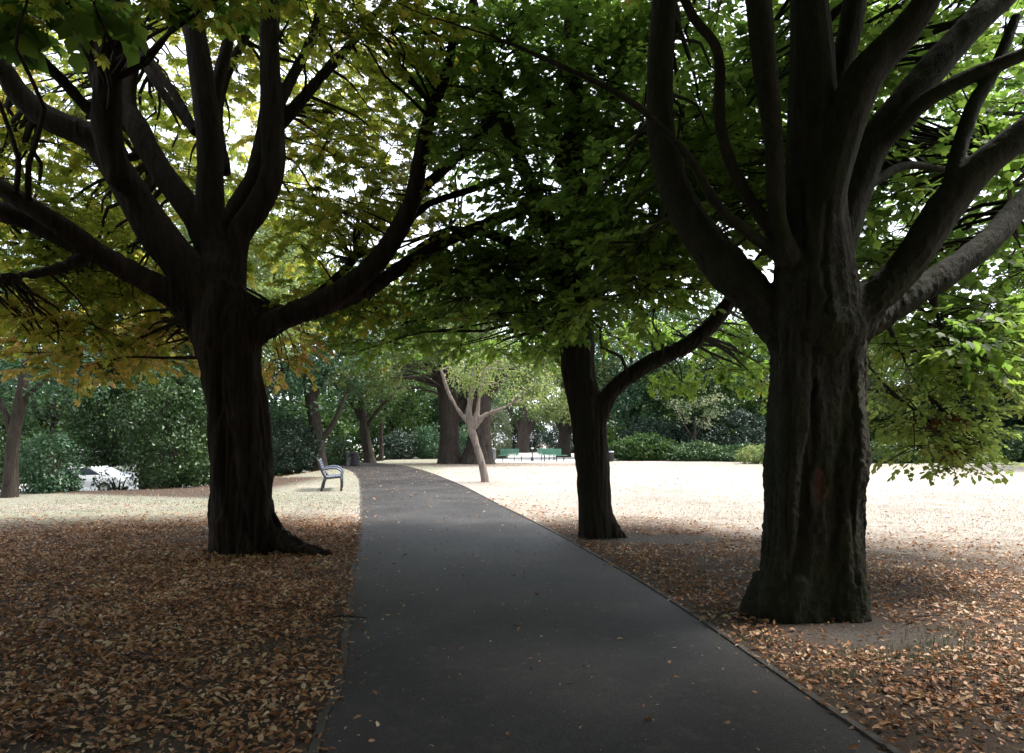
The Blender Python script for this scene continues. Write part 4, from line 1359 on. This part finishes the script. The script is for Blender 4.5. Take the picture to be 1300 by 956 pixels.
def lit_density(x, y):
    """leaves per square metre"""
    e = np.array([mnoise.noise(Vector((a * .5, b_ * .5, 0))) + .6 * mnoise.noise(Vector((a * 2.2, b_ * 2.2, 7))) for a, b_ in zip(x, y)])
    dl = np.hypot((x + 4.2) * .5, y - 7.2)
    d = 1500 * (1 - smooth(3.2, 8.2, dl + e * .9)) + 130 * (1 - smooth(6, 12.5, dl))
    dr = np.hypot((x - 3.2) * .8, y - 6.4)
    d2 = 850 * (1 - smooth(2.4, 6.5, dr + e * 1.0)) + 60 * (1 - smooth(5, 12, dr))
    dm = np.hypot(x - 1.2, (y - 11.2))
    d3 = 420 * (1 - smooth(1.8, 4.2, dm + e)) + 30 * (1 - smooth(4, 8, dm))
    right_edge = path_x(PR, y)
    left_edge = path_x(PL, y)
    on = (x > left_edge) & (x < right_edge)
    near_r = np.exp(-np.clip(x - right_edge, 0, 99) / .8) * 360 * (y < 19) * (x > right_edge)
    s = np.where(x < left_edge, d, np.maximum(np.maximum(d2, d3), near_r))
    # worn dust patches
    s = np.where(np.hypot((x - 2.9) * .9, (y - 5.6) * 1.2) + e * .3 < .62, 160, s)
    s = np.where(np.hypot((x - 2.2) * .6, (y - 10.9) * 1.6) + e * .2 < .75, 20, s)
    s = s * np.clip(.85 + e * .9, .25, 1.6)
    s = s * (.45 + .55 * smooth(.0, .35, np.abs(np.where(x < left_edge, left_edge - x, x - right_edge))))
    s = np.where(on, 30.0 + 190 * np.exp(-(x - left_edge) / .10) * (y < 16) + 40 * np.exp(-(right_edge - x) / .12) + 12 * (y > 17) * (y < 33), s)
    far = 7 + 10 * smooth(17, 26, y) * (x < left_edge) + 26 * np.exp(-((np.hypot((x + 2) * .4, y - 42)) / 4) ** 2)
    return np.maximum(s, np.where(on, 0, far))


def scatter_ground(cnt, x0, x1, y0, y1, dmax, fn):
    x = rs.uniform(x0, x1, cnt)
    y = rs.uniform(y0, y1, cnt)
    ok = np.abs(x) < .82 * y + 2.5
    x, y = x[ok], y[ok]
    d = fn(x, y)
    ok = rs.uniform(0, dmax, len(x)) < d
    return x[ok], y[ok]


A = (24) * (17)
xa, ya = scatter_ground(int(A * 1500), -12, 12, 1.5, 18.5, 1500, lit_density)
xb, yb = scatter_ground(int(60 * 34 * 45), -30, 30, 18.5, 52.5, 45, lit_density)
x = np.concatenate([xa, xb])
y = np.concatenate([ya, yb])
nl = len(x)
print('fallen leaves', nl)
onp = (x > path_x(PL, y)) & (x < path_x(PR, y))
z = height(x, y) + np.where(onp, .034, .008) + np.where(onp, 0, rs.uniform(0, .022, nl))
a = rs.uniform(0, 2 * math.pi, nl)
fd = np.stack([np.cos(a), np.sin(a), rs.normal(0, .3, nl)], 1)
up = np.stack([rs.normal(0, .5, nl), rs.normal(0, .5, nl), np.ones(nl)], 1)
ln = (.013 + .058 * rs.uniform(0, 1, nl) ** 1.6) * np.where(y > 18.5, 1.15, 1) * np.where(onp, rs.uniform(.0, 1.0, nl) ** 1.8 * .85 + .25, 1)
sc = np.stack([ln * rs.uniform(.7, 1.3, nl), ln, ln * rs.uniform(.3, 1.3, nl)], 1)
o = scatter('fallen_leaves', CURL, np.stack([x, y, z], 1), fd, up, sc, LIT)
tag(o, 'brown and orange fallen leaves covering the soil', 'leaves', kind='stuff')

# ------------------------------------------------------------------ short grass
GRS = leaf_mat('dry_grass', [(0.0, (.15, .135, .09)), (.5, (.29, .26, .215)), (1, (.44, .41, .37))], transl=.25, tint=(1.1, 1.1, 1), clump=.8)
GRG = leaf_mat('green_grass', [(0.0, (.05, .065, .035)), (.5, (.12, .13, .08)), (1, (.25, .24, .18))], transl=.25, tint=(1.1, 1.1, 1), clump=1.5)  # green blades, darkened like the left strip for tree shade


def grass(name, label, x, y, h0, h1, mat, w=.006):
    n = len(x)
    a = rs.uniform(0, 2 * math.pi, n)
    fd = np.stack([np.cos(a) * .55, np.sin(a) * .55, rs.uniform(.5, 1.2, n)], 1)
    up = np.stack([-np.cos(a), -np.sin(a), np.full(n, .4)], 1)
    L_ = rs.uniform(h0, h1, n)
    sc = np.stack([np.full(n, w), L_, L_], 1)
    o = scatter(name, BLADE, np.stack([x, y, height(x, y)], 1), fd, up, sc, mat)
    return tag(o, label, 'grass', kind='stuff')


def lawn_density(x, y):
    d = lit_density(x, y)
    onp = (x > path_x(PL, y) - .05) & (x < path_x(PR, y) + .08)
    return np.where(onp, 0, np.clip(1 - d / 90, 0, 1) * 100 * (1 - smooth(9, 24, y)))


x, y = scatter_ground(260000, -14, 20, 5, 24, 100, lawn_density)
grass('dry_grass', 'short straw-coloured mown grass on the sunny lawn', x, y, .02, .05, GRS)
x, y = [], []
for (cx, cy, r, n) in [(3.25, 5.2, .35, 380), (3.0, 4.95, .3, 300), (3.7, 5.6, .4, 260), (2.6, 5.05, .2, 160), (4.2, 5.3, .5, 260), (3.9, 4.6, .5, 500), (2.2, 4.6, .25, 250), (1.95, 5.4, .2, 150),
                       (3.4, 4.3, .5, 500), (1.9, 7.2, .3, 150), (5.2, 6.4, .6, 400), (-1.7, 5.2, .25, 120)]:
    q = rs.normal(size=(n, 2)) * r * .6
    x.append(cx + q[:, 0])
    y.append(cy + q[:, 1] * .7)
grass('grass_tufts', 'sparse green and straw grass tufts around the foot of the stout trunk', np.concatenate(x), np.concatenate(y), .02, .06, GRG, .005)
# strip of grass creeping over the far lawn edges
x, y = scatter_ground(30000, -12, -3, 12, 21, 100, lawn_density)
grass('green_lawn_grass', 'pale green grass strip left of the path beyond the leaf litter', x, y, .02, .05, GRG, .008)

# ------------------------------------------------------------------ twigs on the ground: countable few
for (px, py, ln, rz, lab) in [(440, 790, .35, .1, 'thin fallen stick lying across the left edge of the path'), (1172, 790, .5, .5, 'curved fallen stick right of the stout trunk')]:
    q = gpt(px, py)
    bm = bmesh.new()
    add_tube(bm, [v(-ln / 2, 0, .02), v(-.05, .03, .03), v(ln / 2, 0, .015)], [.006, .008, .004], n=6, sub=3)
    add_tube(bm, [v(0, .02, .028), v(ln * .2, .08, .03)], [.004, .003], n=5, sub=2)
    o = obj_bm('fallen_stick', bm, M['bark_far'], None, True)
    o.location = (q.x, q.y, .02)
    o.rotation_euler = (0, 0, rz)
    tag(o, lab, 'stick')


# ================================================================== street furniture
def box(bm, c, s, rot=None):
    mat = Matrix.Translation(c) @ (rot or Matrix.Identity(4)) @ Matrix.Diagonal((*s, 1))
    r = bmesh.ops.create_cube(bm, size=1, matrix=mat)
    return r


def bevel(bm, w=.006, seg=2):
    bmesh.ops.bevel(bm, geom=bm.edges[:], offset=w, segments=seg, affect='EDGES', profile=.6)


M['bench_blue'] = paint('blue_grey_metal', (.10, .12, .165), .45, .0, .1)
M['bench_frame'] = paint('dark_iron', (.03, .034, .042), .45, .2, .1)
M['green_paint'] = paint('green_paint', (.07, .20, .135), .5, 0, .12)
M['dark_metal'] = paint('dark_metal', (.022, .022, .026), .5, .2, .15)
M['grey_metal'] = paint('grey_metal', (.16, .16, .18), .5, .3, .15)
M['white_paint'] = paint('white_paint', (.62, .64, .67), .35, 0, .03)
M['bin_brown'] = paint('bin_slats', (.045, .035, .042), .6, 0, .2)
M['glass'] = paint('car_glass', (.05, .07, .10), .08, 0, .05)
M['rubber'] = paint('rubber', (.02, .02, .02), .8)
M['chrome'] = paint('chrome', (.6, .6, .6), .2, .9, .03)

# blue-grey park bench: seat faces local +X, length along local Y
q = gpt(411, 624)
q.y += .1
bench = empty('park_bench', (q.x - .02, q.y + .7, 0), R(13))
tag(bench, 'blue-grey metal bench with curved dark arms facing the path', 'bench')
LEN = 1.5
for k in range(7):
    bm = bmesh.new()
    t = k / 6
    x = .36 - .46 * t
    z = .47 - .05 * t
    box(bm, (x, 0, z), (.055, LEN, .022), Matrix.Rotation(R(6), 4, 'Y'))
    bevel(bm, .004)
    obj_bm('seat_slat', bm, M['bench_blue'], bench)
for k in range(7):
    bm = bmesh.new()
    t = k / 6
    x = -.16 - .15 * t
    z = .50 + .44 * t
    box(bm, (x, 0, z), (.022, LEN, .05), Matrix.Rotation(R(-18), 4, 'Y'))
    bevel(bm, .004)
    obj_bm('backrest_slat', bm, M['bench_blue'], bench)
for s in (-1, 1):
    y = s * LEN / 2
    bm = bmesh.new()
    add_tube(bm, [v(-.10, y, .42), v(-.19, y, .55), v(-.27, y, .78), v(-.34, y, .99)], [.032] * 4, n=8, sub=3)
    add_tube(bm, [v(-.12, y, .40), v(.15, y, .42), v(.38, y, .44)], [.03] * 3, n=8, sub=2)
    obj_bm('end_frame', bm, M['bench_frame'], bench, True)
    for pts in ([v(-.13, y, .42), v(-.20, y, .2), v(-.24, y, 0)], [v(.36, y, .44), v(.37, y, .2), v(.36, y, 0)]):
        bm = bmesh.new()
        add_tube(bm, pts, [.036, .034, .034], n=8, sub=2)
        obj_bm('leg', bm, M['bench_frame'], bench, True)
    bm = bmesh.new()
    add_tube(bm, [v(-.22, y, .66), v(-.05, y, .71), v(.15, y, .72), v(.31, y, .66), v(.39, y, .54), v(.37, y, .43)], [.028, .03, .032, .03, .028, .026], n=8, sub=3)
    obj_bm('armrest', bm, M['bench_blue'], bench, True)

# green benches
def green_bench(label, px0, px1, bx0, bx1, Y):
    xa, xb = (px0 - CX) / F * Y, (px1 - CX) / F * Y
    ba, bb = (bx0 - CX) / F * Y, (bx1 - CX) / F * Y
    cx = (xa + xb) / 2
    root = empty('green_bench', (cx, Y, 0))
    tag(root, label, 'bench', 'green benches on the paved court')
    bm = bmesh.new()
    for k in range(4):
        box(bm, (0, -.22 + k * .125, .47), (xb - xa, .1, .035))
    bevel(bm, .005)
    obj_bm('seat', bm, M['green_paint'], root)
    bm = bmesh.new()
    for k in range(4):
        box(bm, ((ba + bb) / 2 - cx, .30 + k * .02, .56 + k * .108), (bb - ba, .03, .095), Matrix.Rotation(R(-10), 4, 'X'))
    bevel(bm, .005)
    obj_bm('backrest', bm, M['green_paint'], root)
    w = xb - xa
    for fx in (-.34, .1, .38):
        bm = bmesh.new()
        box(bm, (w * fx, -.15, .226), (.05, .05, .452))
        box(bm, (w * fx, .2, .226), (.05, .05, .452))
        box(bm, (w * fx, .02, .432), (.05, .48, .036))
        obj_bm('leg', bm, M['dark_metal'], root)
    for fx in (.12, .88):
        bm = bmesh.new()
        box(bm, ((ba + (bb - ba) * fx) - cx, .34, .66), (.05, .03, .62), Matrix.Rotation(R(-10), 4, 'X'))
        obj_bm('back_post', bm, M['dark_metal'], root)


green_bench('green bench on its own, left of the black post', 633, 666, 635, 659, 48.5)
green_bench('green bench in front, nearest of the two overlapping right of the black post', 686, 720, 688, 713, 48.8)
green_bench('green bench partly hidden behind another, right of the black post', 684, 706, 683, 702, 51.5)

# black post with a grey head
q = px_base(675.7, 50.5)
post = empty('marker_post', q)
tag(post, 'slim black post with white collar and small grey head between the green benches', 'post')


def lathe(prof, n=16):
    bm = bmesh.new()
    rings = []
    for r, z in prof:
        rings.append([bm.verts.new((r * math.cos(2 * math.pi * k / n), r * math.sin(2 * math.pi * k / n), z)) for k in range(n)])
    for a, b_ in zip(rings, rings[1:]):
        for k in range(n):
            bm.faces.new((a[k], a[(k + 1) % n], b_[(k + 1) % n], b_[k]))
    bm.faces.new(rings[0][::-1])
    bm.faces.new(rings[-1])
    return bm


obj_bm('pole', lathe([(.10, 0), (.10, .26), (.055, .30), (.05, .94), (.035, 1.0), (.03, 1.68)]), M['dark_metal'], post, True)
obj_bm('collar', lathe([(.052, .90), (.11, .92), (.11, .985), (.052, 1.0)]), M['white_paint'], post, True)
bm = bmesh.new()
box(bm, (-.03, 0, 1.78), (.34, .14, .22))
bevel(bm, .03, 2)
obj_bm('head', bm, M['grey_metal'], post)

# litter bins
def litter_bin(label, px, Y, h, r, body, band):
    q = px_base(px, Y)
    root = empty('litter_bin', q)
    tag(root, label, 'bin')
    bm = lathe([(r * .8, 0), (r * .85, .04), (r * .9, .06), (r * .9, h * .86)], 18)
    obj_bm('liner', bm, M['dark_metal'], root, True)
    bm = bmesh.new()
    for k in range(18):
        a = 2 * math.pi * k / 18
        box(bm, (r * math.cos(a), r * math.sin(a), h * .45), (.02, r * .26, h * .78), Matrix.Rotation(a, 4, 'Z'))
    obj_bm('slats', bm, body, root)
    obj_bm('rim', lathe([(r * .95, h * .84), (r * 1.1, h * .85), (r * 1.1, h * .92), (r * .95, h * .93)], 18), band, root, True)
    obj_bm('lid', lathe([(r * .92, h * .93), (r * .9, h * .97), (r * .3, h), (.02, h + .01)], 18), body, root, True)


litter_bin('dark slatted litter bin at the far left bend of the path', 450.5, 41.5, .86, .24, M['bin_brown'], M['bin_brown'])
litter_bin('grey litter bin beside the right flared trunk of the pair', 624.5, 50, 1.0, .28, M['grey_metal'], M['grey_metal'])
litter_bin('dark litter bin with a white rim against the hedge, right of the straight trunk', 775.5, 49.5, .8, .2, M['dark_metal'], M['white_paint'])
q = px_base(441.5, 41.8)
o = obj_bm('grey_bollard', lathe([(.11, 0), (.11, .05), (.085, .07), (.08, .78), (.10, .80), (.09, .86), (.03, .89)]), M['grey_metal'], None, True)
o.location = q
tag(o, 'short grey bollard touching the left side of the dark bin at the path bend', 'bollard')

# white car on the lower road
cz = -1.3
car = empty('parked_car', ((114 - CX) / F * 37, 37, cz + .012), 0)
tag(car, 'white car parked on the lower road, seen through the gap in the left shrubs', 'car')
prof = [(-2.1, .35), (-2.15, .62), (-2.05, .86), (-1.35, .95), (-.75, 1.40), (.55, 1.44), (1.35, 1.02), (1.95, .92), (2.12, .68), (2.12, .35)]
bm = bmesh.new()
va = [bm.verts.new((x, -.85, z)) for x, z in prof]
vb = [bm.verts.new((x, .85, z)) for x, z in prof]
bm.faces.new(va)
bm.faces.new(vb[::-1])
for k in range(len(prof)):
    bm.faces.new((va[k], va[(k + 1) % len(prof)], vb[(k + 1) % len(prof)], vb[k]))
bevel(bm, .05, 3)
obj_bm('body', bm, M['white_paint'], car, True)
for s in (-1, 1):
    for pts in ([(-1.12, 1.0), (-.68, 1.33), (-.1, 1.36), (-.1, 1.0)], [(0, 1.0), (0, 1.36), (.5, 1.36), (1.1, 1.02)]):
        bm = bmesh.new()
        f = bm.faces.new([bm.verts.new((x, s * .86, z)) for x, z in pts])
        ex = bmesh.ops.extrude_face_region(bm, geom=[f])
        bmesh.ops.translate(bm, vec=(0, -s * .03, 0), verts=[q_ for q_ in ex['geom'] if isinstance(q_, bmesh.types.BMVert)])
        obj_bm('side_window', bm, M['glass'], car)
    for x in (-1.32, 1.3):
        bm = lathe([(.2, -.1), (.31, -.1), (.32, -.07), (.32, .07), (.31, .1), (.2, .1)], 20)
        bmesh.ops.rotate(bm, cent=(0, 0, 0), matrix=Matrix.Rotation(R(90), 3, 'X'), verts=bm.verts)
        w = obj_bm('wheel', bm, M['rubber'], car, True)
        w.location = (x, s * .80, .32)
        bm = lathe([(.19, -.105), (.19, .105)], 14)
        bmesh.ops.rotate(bm, cent=(0, 0, 0), matrix=Matrix.Rotation(R(90), 3, 'X'), verts=bm.verts)
        obj_bm('rim', bm, M['chrome'], w)
bm = bmesh.new()
box(bm, (-2.13, -.6, .68), (.06, .3, .12))
obj_bm('headlight', bm, M['chrome'], car)
bm = bmesh.new()
box(bm, (-2.13, .6, .68), (.06, .3, .12))
obj_bm('headlight', bm, M['chrome'], car)
# white garden wall over the road
M['render'] = paint('white_render', (.72, .72, .74), .8, 0, .05)
bm = bmesh.new()
box(bm, (0, 0, 1.0), (8, .3, 2.0))
box(bm, (0, 0, 2.04), (8.1, .4, .08))
bevel(bm, .01)
w = obj_bm('garden_wall', bm, M['render'])
w.location = (-30, 48.5, cz)
tag(w, 'white rendered wall beyond the lower road', 'wall')
bm = bmesh.new()
box(bm, (0, 0, .2), (.9, .4, .4))
bevel(bm, .03)
w = obj_bm('stone_block', bm, M['dark_metal'])
w.location = ((137 - CX) / F * 30, 30, float(height(np.array((137 - CX) / F * 30), np.array(30.0))))
tag(w, 'low dark block at the lawn edge in front of the white car', 'block')

# ================================================================== light
w = bpy.data.worlds.new('World')
S.world = w
w.use_nodes = True
nt = w.node_tree
bgn = nt.nodes['Background']
sky = nt.nodes.new('ShaderNodeTexSky')
sky.sky_type = 'NISHITA'
sky.sun_disc = False
SUN_EL, SUN_AZ = 55.0, 75.0     # azimuth from +Y towards +X
sky.sun_elevation = R(SUN_EL)
sky.sun_rotation = R(SUN_AZ)
sky.air_density = 1.0
sky.dust_density = 4.0
sky.ozone_density = 1.0
# thin high overcast: cloud of uneven thickness whitens the blue
tc = nt.nodes.new('ShaderNodeTexCoord')
cn = nt.nodes.new('ShaderNodeTexNoise')
cn.inputs['Scale'].default_value = 2.5
cn.inputs['Detail'].default_value = 6
nt.links.new(tc.outputs['Generated'], cn.inputs['Vector'])
cm = nt.nodes.new('ShaderNodeMapRange')
cm.inputs[1].default_value, cm.inputs[2].default_value = .3, .6
cm.inputs[3].default_value, cm.inputs[4].default_value = .55, .95
nt.links.new(cn.outputs['Fac'], cm.inputs[0])
cx_ = nt.nodes.new('ShaderNodeMix')
cx_.data_type = 'RGBA'
nt.links.new(cm.outputs[0], cx_.inputs[0])
nt.links.new(sky.outputs[0], cx_.inputs[6])
cx_.inputs[7].default_value = (5.0, 5.25, 5.7, 1)
nt.links.new(cx_.outputs[2], bgn.inputs[0])
bgn.inputs[1].default_value = 0.15
sd = bpy.data.lights.new('sun', 'SUN')
sd.energy = 2.6
sd.angle = R(14)
sd.color = (1, .96, .9)
so = bpy.data.objects.new('sun', sd)
COL.objects.link(so)
d = Vector((math.sin(R(SUN_AZ)) * math.cos(R(SUN_EL)), math.cos(R(SUN_AZ)) * math.cos(R(SUN_EL)), math.sin(R(SUN_EL))))
so.rotation_euler = (-d).to_track_quat('-Z', 'Y').to_euler()

cam = bpy.data.cameras.new('camera')
cam.sensor_width = 36
cam.lens = F / 1300 * 36
cam.shift_y = (HY - 478) / 1300
cam.clip_end = 1500
co = bpy.data.objects.new('camera', cam)
co.location = (0, 0, CAMZ)
co.rotation_euler = (R(90), 0, 0)
COL.objects.link(co)
S.camera = co
S.view_settings.view_transform = 'Standard'
S.view_settings.look = 'None'
S.view_settings.gamma = 1
S.view_settings.exposure = 1.85
S.cycles.use_denoising = True
S.cycles.max_bounces = 10
S.cycles.diffuse_bounces = 7
S.cycles.transmission_bounces = 8
S.cycles.glossy_bounces = 2
S.cycles.use_adaptive_sampling = True
S.cycles.adaptive_threshold = 0.02
S.cycles.sample_clamp_indirect = 6
